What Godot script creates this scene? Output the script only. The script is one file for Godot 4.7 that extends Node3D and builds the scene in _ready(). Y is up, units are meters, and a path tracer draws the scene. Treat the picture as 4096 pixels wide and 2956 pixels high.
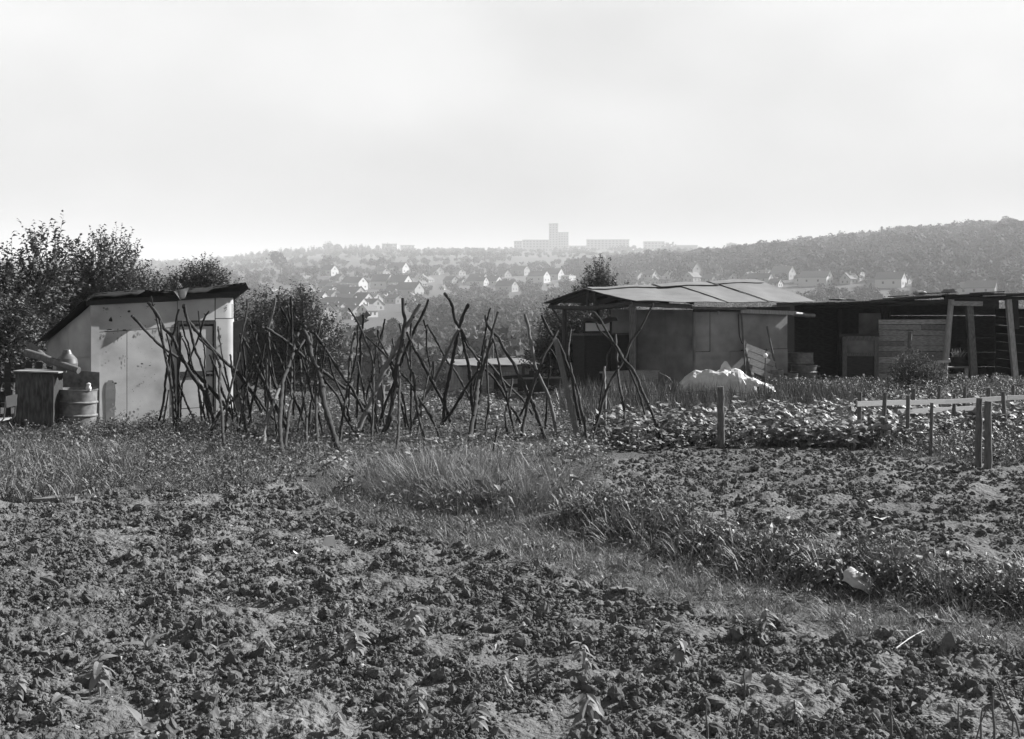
extends Node3D
# An allotment garden in haze: bean poles, sheds and a dug field, a village and a ridge behind. Black and white photograph: every colour is a grey.

const FOCAL := 4800.0      # photograph pixels; x = (px - 2048) / FOCAL * depth
const EYE := 1.85
const HORIZON := 1215.0
const NEAR := 0.1

var rng := RandomNumberGenerator.new()
var lumps := FastNoiseLite.new()
var coarse := FastNoiseLite.new()
var swell := FastNoiseLite.new()
var used := {}
var M := {}
var soil_zones := []
var green_zones := []

# ---------------------------------------------------------------- mesh building
class MB:
	var v := PackedVector3Array()
	var n := PackedVector3Array()
	var c := PackedColorArray()
	var tint := Color.WHITE
	var tinted := false
	func tri(a: Vector3, b: Vector3, d: Vector3) -> void:
		var nn := (d - a).cross(b - a).normalized()
		v.append(a); v.append(b); v.append(d)
		n.append(nn); n.append(nn); n.append(nn)
		if tinted:
			c.append(tint); c.append(tint); c.append(tint)
	func quad(a: Vector3, b: Vector3, d: Vector3, e: Vector3) -> void:
		tri(a, b, d); tri(a, d, e)
	func stri(a: Vector3, b: Vector3, d: Vector3, na: Vector3, nb: Vector3, nd: Vector3) -> void:
		if (d - a).cross(b - a).dot(na + nb + nd) < 0.0:
			v.append(a); v.append(d); v.append(b)
			n.append(na); n.append(nd); n.append(nb)
		else:
			v.append(a); v.append(b); v.append(d)
			n.append(na); n.append(nb); n.append(nd)
		if tinted:
			c.append(tint); c.append(tint); c.append(tint)
	func hexa(p: Array) -> void:   # p[0..3] bottom ring, p[4..7] top ring, flat faces outwards
		var mid := Vector3.ZERO
		for q in p:
			mid += q / 8.0
		for f in [[0, 1, 2, 3], [4, 5, 6, 7], [0, 1, 5, 4], [1, 2, 6, 5], [2, 3, 7, 6], [3, 0, 4, 7]]:
			var a: Vector3 = p[f[0]]; var b: Vector3 = p[f[1]]; var d: Vector3 = p[f[2]]; var e: Vector3 = p[f[3]]
			if (d - a).cross(b - a).dot((a + b + d + e) / 4.0 - mid) < 0.0:
				quad(a, e, d, b)
			else:
				quad(a, b, d, e)
	func box(at: Vector3, size: Vector3, basis := Basis()) -> void:
		var h := size / 2.0
		var p := []
		for y in [-1, 1]:
			for q in [[-1, -1], [1, -1], [1, 1], [-1, 1]]:
				p.append(at + basis * Vector3(q[0] * h.x, y * h.y, q[1] * h.z))
		hexa(p)
	func beam(a: Vector3, b: Vector3, w: float, h: float, side := Vector3.ZERO) -> void:   # a squared timber from a to b
		var f := (b - a).normalized()
		var s := side if side != Vector3.ZERO else (f.cross(Vector3.UP) if absf(f.y) < 0.95 else Vector3.RIGHT)
		s = (s - f * s.dot(f)).normalized()
		var u := s.cross(f).normalized()
		var p := []
		for e in [a, b]:
			for q in [[-1, -1], [1, -1], [1, 1], [-1, 1]]:
				p.append(e + s * (q[0] * w / 2.0) + u * (q[1] * h / 2.0))
		hexa(p)
	func tube(pts: PackedVector3Array, radii: PackedFloat32Array, sides := 7, capped := true) -> void:
		var rings := []
		var s := Vector3.ZERO
		for i in pts.size():
			var f := (pts[mini(i + 1, pts.size() - 1)] - pts[maxi(i - 1, 0)]).normalized()
			if s == Vector3.ZERO:
				s = f.cross(Vector3.UP) if absf(f.y) < 0.9 else f.cross(Vector3.RIGHT)
			s = (s - f * s.dot(f)).normalized()
			var u := s.cross(f)
			var ring := []
			for k in sides:
				var a := TAU * k / sides
				ring.append(s * cos(a) + u * sin(a))
			rings.append(ring)
		for i in pts.size() - 1:
			for k in sides:
				var j := (k + 1) % sides
				var n0: Vector3 = rings[i][k]; var n1: Vector3 = rings[i][j]; var n2: Vector3 = rings[i + 1][j]; var n3: Vector3 = rings[i + 1][k]
				var a := pts[i] + n0 * radii[i]; var b := pts[i] + n1 * radii[i]
				var d := pts[i + 1] + n2 * radii[i + 1]; var e := pts[i + 1] + n3 * radii[i + 1]
				stri(a, b, d, n0, n1, n2)
				stri(a, d, e, n0, n2, n3)
		if capped:
			for e in [0, pts.size() - 1]:
				var f: Vector3 = (pts[0] - pts[1]).normalized() if e == 0 else (pts[e] - pts[e - 1]).normalized()
				for k in sides:
					var j := (k + 1) % sides
					stri(pts[e], pts[e] + rings[e][k] * radii[e], pts[e] + rings[e][j] * radii[e], f, f, f)
	func lathe(at: Vector3, prof: Array, sides := 20) -> void:   # prof: [radius, height], flat between rings
		for i in prof.size() - 1:
			var r0: float = prof[i][0]; var y0: float = prof[i][1]; var r1: float = prof[i + 1][0]; var y1: float = prof[i + 1][1]
			var up := Vector2(y1 - y0, r0 - r1).normalized()
			for k in sides:
				var a := TAU * k / sides; var b := TAU * (k + 1) / sides
				var da := Vector3(cos(a), 0, sin(a)); var db := Vector3(cos(b), 0, sin(b))
				var na := (da * up.x + Vector3.UP * up.y).normalized(); var nb := (db * up.x + Vector3.UP * up.y).normalized()
				var p0 := at + da * r0 + Vector3.UP * y0; var p1 := at + db * r0 + Vector3.UP * y0
				var p2 := at + db * r1 + Vector3.UP * y1; var p3 := at + da * r1 + Vector3.UP * y1
				stri(p0, p1, p2, na, nb, nb)
				stri(p0, p2, p3, na, nb, na)
	func sheet(grid: Array, thick := 0.0) -> void:   # grid[row][col] of points, smooth, with a second face below when thick
		var rows: int = grid.size(); var cols: int = grid[0].size()
		var nor := []
		for i in rows:
			var line := []
			for j in cols:
				var du: Vector3 = grid[i][mini(j + 1, cols - 1)] - grid[i][maxi(j - 1, 0)]
				var dv: Vector3 = grid[mini(i + 1, rows - 1)][j] - grid[maxi(i - 1, 0)][j]
				line.append(du.cross(dv).normalized())
			nor.append(line)
		for side in ([0] if thick == 0.0 else [0, 1]):
			for i in rows - 1:
				for j in cols - 1:
					var q := []
					var m := []
					for o in [[0, 0], [0, 1], [1, 1], [1, 0]]:
						var nn: Vector3 = nor[i + o[0]][j + o[1]] * (1.0 if side == 0 else -1.0)
						m.append(nn)
						q.append(grid[i + o[0]][j + o[1]] - nor[i + o[0]][j + o[1]] * thick * side)
					stri(q[0], q[1], q[2], m[0], m[1], m[2])
					stri(q[0], q[2], q[3], m[0], m[2], m[3])
		if thick > 0.0:
			for i in rows - 1:
				for j in [0, cols - 1]:
					quad(grid[i][j], grid[i + 1][j], grid[i + 1][j] - nor[i + 1][j] * thick, grid[i][j] - nor[i][j] * thick)
			for j in cols - 1:
				for i in [0, rows - 1]:
					quad(grid[i][j], grid[i][j + 1], grid[i][j + 1] - nor[i][j + 1] * thick, grid[i][j] - nor[i][j] * thick)
	func leaf(base: Vector3, dir: Vector3, side: Vector3, length: float, width: float, droop := 0.25, fold := 0.25) -> void:
		var up := side.cross(dir).normalized()
		var mid := base + dir * length * 0.45 + up * length * 0.05
		var tip := base + dir * length - Vector3.UP * length * droop
		var l := mid + side * width * 0.5 + up * width * fold
		var r := mid - side * width * 0.5 + up * width * fold
		tri(base, l, mid); tri(l, tip, mid); tri(base, mid, r); tri(mid, tip, r)
	func blade(base: Vector3, dir: Vector3, side: Vector3, length: float, width: float, bend: float) -> void:
		var p := base
		var d := dir
		var w := width
		for k in 3:
			var q := p + d * length / 3.0
			d = (d + (Vector3(dir.x, 0, dir.z).normalized() * 0.6 - Vector3.UP * 0.55) * bend).normalized()
			var w2: float = width * [0.9, 0.6, 0.0][k]
			if k < 2:
				quad(p - side * w / 2, p + side * w / 2, q + side * w2 / 2, q - side * w2 / 2)
			else:
				tri(p - side * w / 2, p + side * w / 2, q)
			p = q; w = w2
	func mesh() -> ArrayMesh:
		var a := []
		a.resize(Mesh.ARRAY_MAX)
		a[Mesh.ARRAY_VERTEX] = v
		a[Mesh.ARRAY_NORMAL] = n
		if tinted:
			a[Mesh.ARRAY_COLOR] = c
		var m := ArrayMesh.new()
		m.add_surface_from_arrays(Mesh.PRIMITIVE_TRIANGLES, a)
		return m

# ---------------------------------------------------------------- naming and parenting
func numbered(called: String) -> String:
	var k: int = used.get(called, -1) + 1
	used[called] = k
	return called if k == 0 else "%s_%03d" % [called, k]

func meta(o: Node, label: String, category: String, group := "", kind := "") -> void:
	o.set_meta("label", label)
	o.set_meta("category", category)
	if group: o.set_meta("group", group)
	if kind: o.set_meta("kind", kind)

func thing(called: String, label: String, category: String, pos := Vector3.ZERO, group := "") -> Node3D:
	var o := Node3D.new()
	o.name = numbered(called)
	add_child(o)
	o.position = pos
	meta(o, label, category, group)
	return o

func part(parent: Node3D, called: String, mb: MB, mat: Material, label := "") -> MeshInstance3D:   # mb in the parent's own axes
	var o := MeshInstance3D.new()
	o.name = called
	o.mesh = mb.mesh()
	o.material_override = mat
	parent.add_child(o, true)
	if label: o.set_meta("label", label)
	return o

func shared(parent: Node3D, called: String, mesh: Mesh, mat: Material, t: Transform3D) -> MeshInstance3D:
	var o := MeshInstance3D.new()
	o.name = called
	o.mesh = mesh
	o.material_override = mat
	o.transform = t
	parent.add_child(o, true)
	return o

func scatter(called: String, label: String, category: String, meshes: Array, mat: Material, spots: Array, vary := 0.28) -> void:
	# spots[k]: transforms of the copies of meshes[k]; stuff that nobody could count
	var root := Node3D.new()
	root.name = numbered(called)
	add_child(root)
	meta(root, label, category, "", "stuff")
	for k in meshes.size():
		if spots[k].is_empty():
			continue
		var mm := MultiMesh.new()
		mm.transform_format = MultiMesh.TRANSFORM_3D
		mm.use_colors = true
		mm.mesh = meshes[k]
		mm.instance_count = spots[k].size()
		for i in spots[k].size():
			mm.set_instance_transform(i, spots[k][i])
			var g := rng.randf_range(1.0 - vary, 1.0 + vary)
			mm.set_instance_color(i, Color(g, g, g))
		var o := MultiMeshInstance3D.new()
		o.name = called + "_clumps"
		o.multimesh = mm
		o.material_override = mat
		o.set_meta("kind", "stuff")
		root.add_child(o, true)

# ---------------------------------------------------------------- materials
func noise_texture(sd: int, freq: float, octaves: int, lo: float, hi: float, power := 1.0, size := 512, kind := FastNoiseLite.TYPE_SIMPLEX_SMOOTH) -> ImageTexture:
	var f := FastNoiseLite.new()
	f.seed = sd
	f.noise_type = kind
	f.frequency = freq
	f.fractal_octaves = octaves
	f.fractal_gain = 0.55
	var im := f.get_seamless_image(size, size)
	im.convert(Image.FORMAT_L8)
	var lut := PackedByteArray()
	for i in 256:
		var x := lerpf(lo, hi, pow(i / 255.0, power))
		lut.append(int(clampf(Color(x, x, x).linear_to_srgb().r, 0, 1) * 255.0))
	var d := im.get_data()
	for i in d.size():
		d[i] = lut[d[i]]
	return ImageTexture.create_from_image(Image.create_from_data(size, size, false, Image.FORMAT_L8, d))

func grey(x: float) -> Color:
	return Color(x, x, x).linear_to_srgb()

func mat(called: String, albedo: float, rough := 0.9, tex: Texture2D = null, scale := Vector3.ONE, world := false) -> StandardMaterial3D:
	var m := StandardMaterial3D.new()
	m.resource_name = called
	m.albedo_color = grey(albedo)
	m.roughness = rough
	m.metallic_specular = 0.35
	if tex:
		m.albedo_texture = tex
		m.uv1_triplanar = true
		m.uv1_world_triplanar = world
		m.uv1_scale = scale
	M[called] = m
	return m

func leafy(called: String, albedo: float, through := 0.5, rough := 0.6) -> StandardMaterial3D:
	var m := mat(called, albedo, rough)
	m.vertex_color_use_as_albedo = true
	m.backlight_enabled = true
	m.backlight = Color(through, through, through)
	return m

func make_materials() -> void:
	var fine := noise_texture(3, 0.012, 5, 0.45, 1.0)
	var blotch := noise_texture(5, 0.006, 5, 0.35, 1.0, 1.3)
	var grain := noise_texture(7, 0.01, 4, 0.4, 1.0)
	var rust := noise_texture(11, 0.009, 5, 0.25, 1.0, 0.8)
	var stain := noise_texture(13, 0.005, 7, 0.3, 1.0, 0.7)
	M["blotch"] = blotch; M["fine"] = fine
	# ground
	var soil := mat("soil", 0.24, 0.95, noise_texture(21, 0.02, 6, 0.35, 1.0, 1.0, 1024), Vector3.ONE * 0.7, true)
	soil.vertex_color_use_as_albedo = true
	soil.heightmap_enabled = true
	soil.heightmap_texture = noise_texture(22, 0.03, 5, 0.0, 1.0, 1.0, 1024)
	soil.heightmap_scale = 3.0
	soil.metallic_specular = 0.2
	var clod := mat("clod", 0.125, 0.95, fine, Vector3.ONE * 1.3, true)
	clod.vertex_color_use_as_albedo = true
	clod.metallic_specular = 0.2
	var pebble := mat("pebble", 0.37, 0.8, fine, Vector3.ONE * 2.0, true)
	pebble.vertex_color_use_as_albedo = true
	# plants
	leafy("grass", 0.2, 0.5)
	leafy("dry_grass", 0.201, 0.5, 0.7)
	leafy("weed_leaf", 0.112, 0.45)
	leafy("squash_leaf", 0.165, 0.45)
	leafy("potato_leaf", 0.118, 0.45)
	leafy("onion_leaf", 0.101, 0.3, 0.5)
	leafy("tree_leaf", 0.071, 0.5)
	leafy("seedling_leaf", 0.101, 0.5)
	leafy("far_leaf", 0.0503, 0.2, 0.9)
	mat("stem", 0.0947, 0.8)
	mat("reed", 0.178, 0.7)
	mat("bark", 0.0592, 0.95, grain, Vector3(6, 1.2, 6))
	# timber
	mat("pole_bark", 0.0414, 0.9, noise_texture(31, 0.02, 4, 0.3, 1.0), Vector3(3, 1.2, 3), true)
	mat("pole_pale", 0.148, 0.85, noise_texture(32, 0.02, 4, 0.4, 1.0), Vector3(4, 0.8, 4), true)
	mat("old_wood", 0.3, 0.9, noise_texture(33, 0.015, 5, 0.35, 1.0), Vector3(0.9, 5, 5), true)
	mat("old_wood_dark", 0.2, 0.9, M.old_wood.albedo_texture, Vector3(1.1, 6, 6), true)
	mat("old_wood_pale", 0.4, 0.9, M.old_wood.albedo_texture, Vector3(0.7, 4, 4), true)
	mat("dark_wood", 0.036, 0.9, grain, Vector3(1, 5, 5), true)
	mat("post_wood", 0.14, 0.9, noise_texture(34, 0.015, 5, 0.3, 1.0), Vector3(5, 0.8, 5), true)
	mat("rail_wood", 0.407, 0.8, noise_texture(35, 0.012, 5, 0.6, 1.0), Vector3(0.8, 6, 6), true)
	mat("bleached_wood", 0.32, 0.8, noise_texture(36, 0.012, 5, 0.45, 1.0), Vector3(4, 0.8, 4), true)
	# sheds
	var pale := mat("pale_sheet", 0.41, 0.6, stain, Vector3.ONE * 0.5, true)
	pale.detail_enabled = true
	pale.detail_albedo = noise_texture(41, 0.03, 3, 0.0, 4.0, 3.0)
	pale.detail_blend_mode = BaseMaterial3D.BLEND_MODE_MUL
	pale.detail_uv_layer = BaseMaterial3D.DETAIL_UV_2
	pale.uv2_triplanar = true
	pale.uv2_world_triplanar = true
	pale.uv2_scale = Vector3.ONE * 1.5
	pale.detail_enabled = false
	mat("grime", 0.24, 0.8, stain, Vector3.ONE * 2.0, true)
	mat("rust_spot", 0.024, 0.9, fine, Vector3.ONE * 3.0, true)
	mat("damp_stain", 0.16, 0.8, stain, Vector3.ONE * 1.2, true)
	mat("tar_paper", 0.0118, 0.75, fine, Vector3.ONE * 1.0, true)
	mat("torn_felt", 0.118, 0.8, fine, Vector3.ONE * 2.0, true)
	mat("board_sheet", 0.24, 0.8, stain, Vector3.ONE * 0.6, true)
	mat("felt_roof", 0.15, 0.9, noise_texture(43, 0.006, 6, 0.6, 1.0, 0.9), Vector3(0.5, 0.5, 0.5), true)
	var metal := mat("drum_metal", 0.2, 0.6, rust, Vector3.ONE * 1.6, true)
	metal.metallic = 0.25
	mat("dark_metal", 0.14, 0.5, rust, Vector3.ONE * 1.3, true).metallic = 0.4
	mat("black_rubber", 0.016, 0.7)
	mat("streaked_sheet", 0.104, 0.7, noise_texture(44, 0.012, 5, 0.05, 1.0, 1.4), Vector3(3.0, 0.6, 3.0), true)
	mat("plastic_sheet", 0.5, 0.35, noise_texture(45, 0.008, 4, 0.7, 1.0), Vector3.ONE * 0.8, true)
	mat("paper", 0.518, 0.8, fine, Vector3.ONE * 1.5, true)
	mat("wire", 0.048, 0.5).metallic = 0.5
	mat("white_paint", 0.75, 0.6)
	mat("cord", 0.355, 0.7)
	mat("shade_dark_boards", 0.06, 0.95, grain, Vector3(1, 5, 5), true)  # inner boards, the shade of the open interior put into their colour
	mat("dull_panel", 0.16, 0.85, stain, Vector3.ONE * 0.8, true)
	mat("brick", 0.178, 0.9, fine, Vector3.ONE * 3.0, true)
	# far buildings
	mat("house_wall", 0.34, 0.9)
	mat("house_wall_grey", 0.22, 0.9)
	mat("house_roof", 0.148, 0.9, fine, Vector3.ONE * 0.3, true)
	mat("house_roof_pale", 0.244, 0.9, fine, Vector3.ONE * 0.3, true)
	mat("window_glass", 0.05, 0.3)
	mat("concrete_block", 0.296, 0.9)
	mat("concrete_dark", 0.1, 0.9)

# ---------------------------------------------------------------- the lie of the land
const PROFILE := [[-50, 0.0], [22, 0.0], [28, -0.2], [34, -0.75], [42, -2.0], [60, -4.6], [100, -8.6], [220, -14.0], [320, -13.0], [420, -9.0], [600, -3.0], [800, 6.0], [1000, 18.0], [1300, 38.0], [1700, 66.0], [2100, 91.0], [2450, 108.0], [2800, 112.0], [3300, 100.0], [3700, 90.0]]
const HILL := [[45, 0.0], [80, 3.0], [130, 12.0], [188, 18.0], [228, 23.0], [287, 29.0], [405, 41.0], [580, 52.0], [830, 58.0], [3000, 58.0]]

var bank := PackedVector2Array()

func along(table: Array, x: float) -> float:
	if x <= table[0][0]:
		return table[0][1]
	for i in table.size() - 1:
		if x <= table[i + 1][0]:
			var k: float = (x - table[i][0]) / (table[i + 1][0] - table[i][0])
			return lerpf(table[i][1], table[i + 1][1], k)
	return table[-1][1]

func land(x: float, z: float) -> float:
	var d := -z
	var shift := 10.0 * smoothstep(0.5, 3.5, x) * (1.0 - smoothstep(60.0, 120.0, d))
	var h := along(PROFILE, d - shift)
	if d > 200.0:
		var t := x / d
		h = lerpf(h, h * lerpf(0.72, 1.0, smoothstep(-0.30, -0.12, t)), smoothstep(1000.0, 1600.0, d))
		var s := 270.0 if d < 950.0 else 420.0
		h += along(HILL, x) * exp(-0.5 * pow((d - 950.0) / s, 2.0))
		h += swell.get_noise_2d(x, z) * minf(6.0, (d - 200.0) * 0.006)
	elif d < 60.0:
		h += swell.get_noise_2d(x * 60.0, z * 60.0) * 0.03
		if d > 6.5 and d < 12.5 and bank.size():   # the weedy bank between the two plots
			var q := Vector2(x, z)
			var best := 9.0
			for i in bank.size() - 1:
				best = minf(best, q.distance_to(Geometry2D.get_closest_point_to_segment(q, bank[i], bank[i + 1])))
			if best < 0.9:
				h += exp(-pow(best / 0.34, 2.0)) * (0.13 + 0.08 * coarse.get_noise_2d(x * 50.0, z * 50.0))
	return h

func at(px: float, py: float, d: float) -> Vector3:
	return Vector3((px - 2048.0) / FOCAL * d, EYE + (HORIZON - py) / FOCAL * d, -d)

func spot(px: float, py: float) -> Vector3:   # a place on the near, flat ground
	var d := EYE * FOCAL / (py - HORIZON)
	return Vector3((px - 2048.0) / FOCAL * d, 0.0, -d)

func on_land(px: float, py: float, from := 150.0, to := 2800.0) -> Vector3:   # first place on the land seen there
	var t := (px - 2048.0) / FOCAL
	var d := from
	while d < to:
		var h := land(t * d, -d)
		if HORIZON - (h - EYE) / d * FOCAL <= py:
			break
		d *= 1.008
	return Vector3(t * d, land(t * d, -d), -d)

func zone(points: Array) -> PackedVector2Array:
	var p := PackedVector2Array()
	for q in points:
		var s := spot(q[0], q[1])
		p.append(Vector2(s.x, s.z))
	return p

func inside(zones: Array, x: float, z: float) -> bool:
	for p in zones:
		if Geometry2D.is_point_in_polygon(Vector2(x, z), p):
			return true
	return false

func dug(x: float, z: float) -> float:   # height of the clods of dug soil above the smooth land
	var a := lumps.get_noise_2d(x * 100.0, z * 100.0)
	var b := coarse.get_noise_2d(x * 100.0, z * 100.0)
	return maxf(a, -0.12) * 0.034 * smoothstep(-0.5, 0.15, b) + b * 0.055

func pick(p: PackedVector2Array, count: float) -> Array:   # random places inside a zone, count per square metre
	var lo := Vector2(INF, INF); var hi := Vector2(-INF, -INF)
	for q in p:
		lo = lo.min(q); hi = hi.max(q)
	var out := []
	for i in int((hi.x - lo.x) * (hi.y - lo.y) * count):
		var q := Vector2(rng.randf_range(lo.x, hi.x), rng.randf_range(lo.y, hi.y))
		if Geometry2D.is_point_in_polygon(q, p):
			out.append(q)
	return out

func upright(x: float, z: float, size: float, squash := 1.0, tilt := 0.12, sink := 0.0) -> Transform3D:
	var b := Basis(Vector3.UP, rng.randf() * TAU) 
	b = Basis(Vector3(rng.randf_range(-1, 1), 0, rng.randf_range(-1, 1)).normalized(), rng.randf() * tilt) * b
	b = b.scaled_local(Vector3(size, size * squash, size))
	return Transform3D(b, Vector3(x, land(x, z) - sink, z))

func build_ground() -> void:
	var ds := [-12.0, -6.0, -2.0, 0.0, 1.5, 2.5, 3.2]
	var d := 3.5
	while d < 30.0:
		ds.append(d)
		d += 0.021 * pow(d / 5.0, 1.4)
	while d < 3700.0:
		ds.append(d)
		d *= 1.03
	var cols := 520
	var v := PackedVector3Array()
	var col := PackedColorArray()
	var patch := FastNoiseLite.new()
	patch.seed = 77
	patch.frequency = 0.006
	for dd in ds:
		var half: float = 0.56 * (dd + 1.5) if dd > 3.5 else 2.8 + maxf(0.0, 3.5 - dd) * 0.6
		for j in cols + 1:
			var x: float = (2.0 * j / cols - 1.0) * half
			var z: float = -dd
			var h := land(x, z)
			var g := 1.0
			if dd < 30.0:
				var q := Vector2(x, z) + Vector2(coarse.get_noise_2d(x * 40, z * 40), coarse.get_noise_2d(x * 40 + 900, z * 40)) * 0.25
				if inside(soil_zones, q.x, q.y):
					h += dug(x, z)
					g = 0.62 + 0.25 * swell.get_noise_2d(x * 90.0, z * 90.0)
				else:
					h += dug(x, z) * 0.3
					g = 0.42
			else:
				g = 0.42 + 0.2 * patch.get_noise_2d(x * 0.6, z * 0.25)
			v.append(Vector3(x, h, z))
			col.append(Color(g, g, g))
	var n := PackedVector3Array()
	var idx := PackedInt32Array()
	var w := cols + 1
	n.resize(v.size())
	for i in ds.size():
		for j in w:
			var a := v[i * w + mini(j + 1, cols)] - v[i * w + maxi(j - 1, 0)]
			var b := v[mini(i + 1, ds.size() - 1) * w + j] - v[maxi(i - 1, 0) * w + j]
			n[i * w + j] = a.cross(b).normalized()
	for i in ds.size() - 1:
		for j in cols:
			var k := i * w + j
			idx.append_array(PackedInt32Array([k, k + w, k + 1, k + 1, k + w, k + w + 1]))
	var arr := []
	arr.resize(Mesh.ARRAY_MAX)
	arr[Mesh.ARRAY_VERTEX] = v
	arr[Mesh.ARRAY_NORMAL] = n
	arr[Mesh.ARRAY_COLOR] = col
	arr[Mesh.ARRAY_INDEX] = idx
	var m := ArrayMesh.new()
	m.add_surface_from_arrays(Mesh.PRIMITIVE_TRIANGLES, arr)
	var o := MeshInstance3D.new()
	o.name = "ground"
	o.mesh = m
	o.material_override = M.soil
	add_child(o)
	meta(o, "dug garden soil running down into the hazy valley and up the far hills", "ground", "", "structure")

# ---------------------------------------------------------------- soil and low plants
func flat_dir(up: float) -> Vector3:
	var a := rng.randf() * TAU
	return Vector3(cos(a), up, sin(a)).normalized()

func across(d: Vector3) -> Vector3:
	return d.cross(Vector3.UP).normalized() if absf(d.y) < 0.98 else Vector3.RIGHT

func clod_mesh(sd: int) -> ArrayMesh:   # a crumbly lump about 1 m across, to be scaled down
	var f := FastNoiseLite.new()
	f.seed = sd
	f.frequency = 1.0
	f.fractal_octaves = 4
	f.fractal_gain = 0.65
	var mb := MB.new()
	var rows := 8
	var cols := 13
	var g := []
	for i in rows + 1:
		var line := []
		for j in cols:
			var th := PI * i / rows; var ph := TAU * j / cols
			var p := Vector3(sin(th) * cos(ph), cos(th) * 0.8, sin(th) * sin(ph))
			line.append(p * (0.46 + 0.32 * f.get_noise_3dv(p * 1.3)))
		g.append(line)
	for i in rows:
		for j in cols:
			var k := (j + 1) % cols
			var a: Vector3 = g[i][j]; var b: Vector3 = g[i][k]; var c: Vector3 = g[i + 1][k]; var e: Vector3 = g[i + 1][j]
			for t in [[a, b, c], [a, c, e]]:
				var cr: Vector3 = (t[2] - t[0]).cross(t[1] - t[0])
				if cr.length_squared() < 1e-9:
					continue
				if cr.dot(t[0] + t[1] + t[2]) < 0.0:
					mb.tri(t[0], t[2], t[1])
				else:
					mb.tri(t[0], t[1], t[2])
	return mb.mesh()

func grass_mesh(sd: int, blades: int, height: float, spread: float, width: float, lean: float, bend: float) -> ArrayMesh:
	rng.seed = sd
	var mb := MB.new()
	mb.tinted = true
	for i in blades:
		var a := rng.randf() * TAU
		var r := spread * sqrt(rng.randf())
		var d := Vector3(cos(a + rng.randf_range(-1, 1)) * lean * rng.randf(), 1.0, sin(a + rng.randf_range(-1, 1)) * lean * rng.randf()).normalized()
		d = (d + Vector3(0.12, 0, 0.05) * lean).normalized()
		var g := 0.35 + 1.3 * pow(rng.randf(), 1.5)
		mb.tint = Color(g, g, g)
		mb.blade(Vector3(cos(a) * r, -0.02, sin(a) * r), d, across(d).rotated(Vector3.UP, rng.randf() * PI), height * rng.randf_range(0.5, 1.1), width * rng.randf_range(0.7, 1.3), bend * rng.randf_range(0.3, 1.4))
	return mb.mesh()

func weed_mesh(sd: int, leaves: int, height: float, length: float, aspect: float) -> ArrayMesh:
	rng.seed = sd
	var mb := MB.new()
	mb.tinted = true
	for i in leaves:
		var g := rng.randf_range(0.65, 1.35)
		mb.tint = Color(g, g, g)
		var y := height * pow(float(i) / leaves, 0.8)
		var d := flat_dir(rng.randf_range(-0.1, 0.8))
		var l := length * rng.randf_range(0.6, 1.2)
		var b := Vector3(rng.randf_range(-1, 1), 0, rng.randf_range(-1, 1)) * height * 0.35 + Vector3.UP * y
		mb.leaf(b, d, across(d).rotated(d, rng.randf_range(-0.6, 0.6)), l, l * aspect, rng.randf_range(0.05, 0.6), rng.randf_range(0.1, 0.35))
		if i % 3 == 0:
			mb.blade(Vector3(b.x * 0.2, -0.02, b.z * 0.2), (b + Vector3.UP * 0.05).normalized(), across(d), b.length() + 0.03, 0.006, 0.1)
	return mb.mesh()

func squash_mesh(sd: int) -> ArrayMesh:   # a few large lobed, cupped leaves on stalks
	rng.seed = sd
	var mb := MB.new()
	mb.tinted = true
	for i in 20:
		var g := rng.randf_range(0.5, 1.3)
		mb.tint = Color(g, g, g)
		var a := rng.randf() * TAU
		var r := rng.randf_range(0.05, 0.32)
		var c := Vector3(cos(a) * r, rng.randf_range(0.06, 0.34), sin(a) * r)
		var up := (Vector3.UP + Vector3(rng.randf_range(-0.6, 0.6), 0, rng.randf_range(-0.6, 0.6))).normalized()
		var s := up.cross(Vector3(cos(a), 0.1, sin(a))).normalized()
		var f := s.cross(up).normalized()
		var size := rng.randf_range(0.032, 0.068)
		var prev := Vector3.ZERO
		for k in 11:
			var b := TAU * k / 10.0
			var rr := size * (1.0 + 0.16 * cos(5.0 * b) - 0.25 * maxf(0.0, -cos(b)))
			var p := c + (f * cos(b) + s * sin(b)) * rr + up * (0.22 * size * cos(2.0 * b) - 0.12 * size)
			if k > 0:
				mb.tri(c + up * 0.0, prev, p)
			prev = p
		var st := (c - Vector3(c.x * 0.3, 0, c.z * 0.3)).normalized()
		mb.blade(Vector3(c.x * 0.3, -0.02, c.z * 0.3), st, across(st), c.y, 0.012, 0.0)
	return mb.mesh()

func zone_spots(p: PackedVector2Array, count: float, kinds: int, lo: float, hi: float, tilt := 0.15, sink := 0.01) -> Array:
	var out := []
	for k in kinds:
		out.append([])
	for q in pick(p, count):
		out[rng.randi() % kinds].append(upright(q.x, q.y, rng.randf_range(lo, hi), rng.randf_range(0.8, 1.2), tilt, sink))
	return out

func tussock_spots() -> Array:   # ragged: clumps of their own height and lean, thinning out at the edges
	var out := [[], [], [], [], []]
	for q in pick(Z.tussock, 330.0):
		var k := coarse.get_noise_2d(q.x * 60.0 + 70.0, q.y * 60.0)
		var edge := 9.0
		for i in Z.tussock.size():
			edge = minf(edge, q.distance_to(Geometry2D.get_closest_point_to_segment(q, Z.tussock[i], Z.tussock[(i + 1) % Z.tussock.size()])))
		if k < rng.randf_range(-0.75, -0.05) or edge < rng.randf_range(0.0, 0.3):
			continue
		out[rng.randi() % 5].append(upright(q.x, q.y, (rng.randf_range(0.75, 1.25) + 0.9 * k) * lerpf(0.45, 1.2, smoothstep(0.0, 0.9, edge)), rng.randf_range(0.7, 1.2), 0.6, 0.01))
	return out

func joined(a: Array, b: Array) -> Array:
	for k in a.size():
		a[k].append_array(b[k])
	return a

var Z := {}

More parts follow.
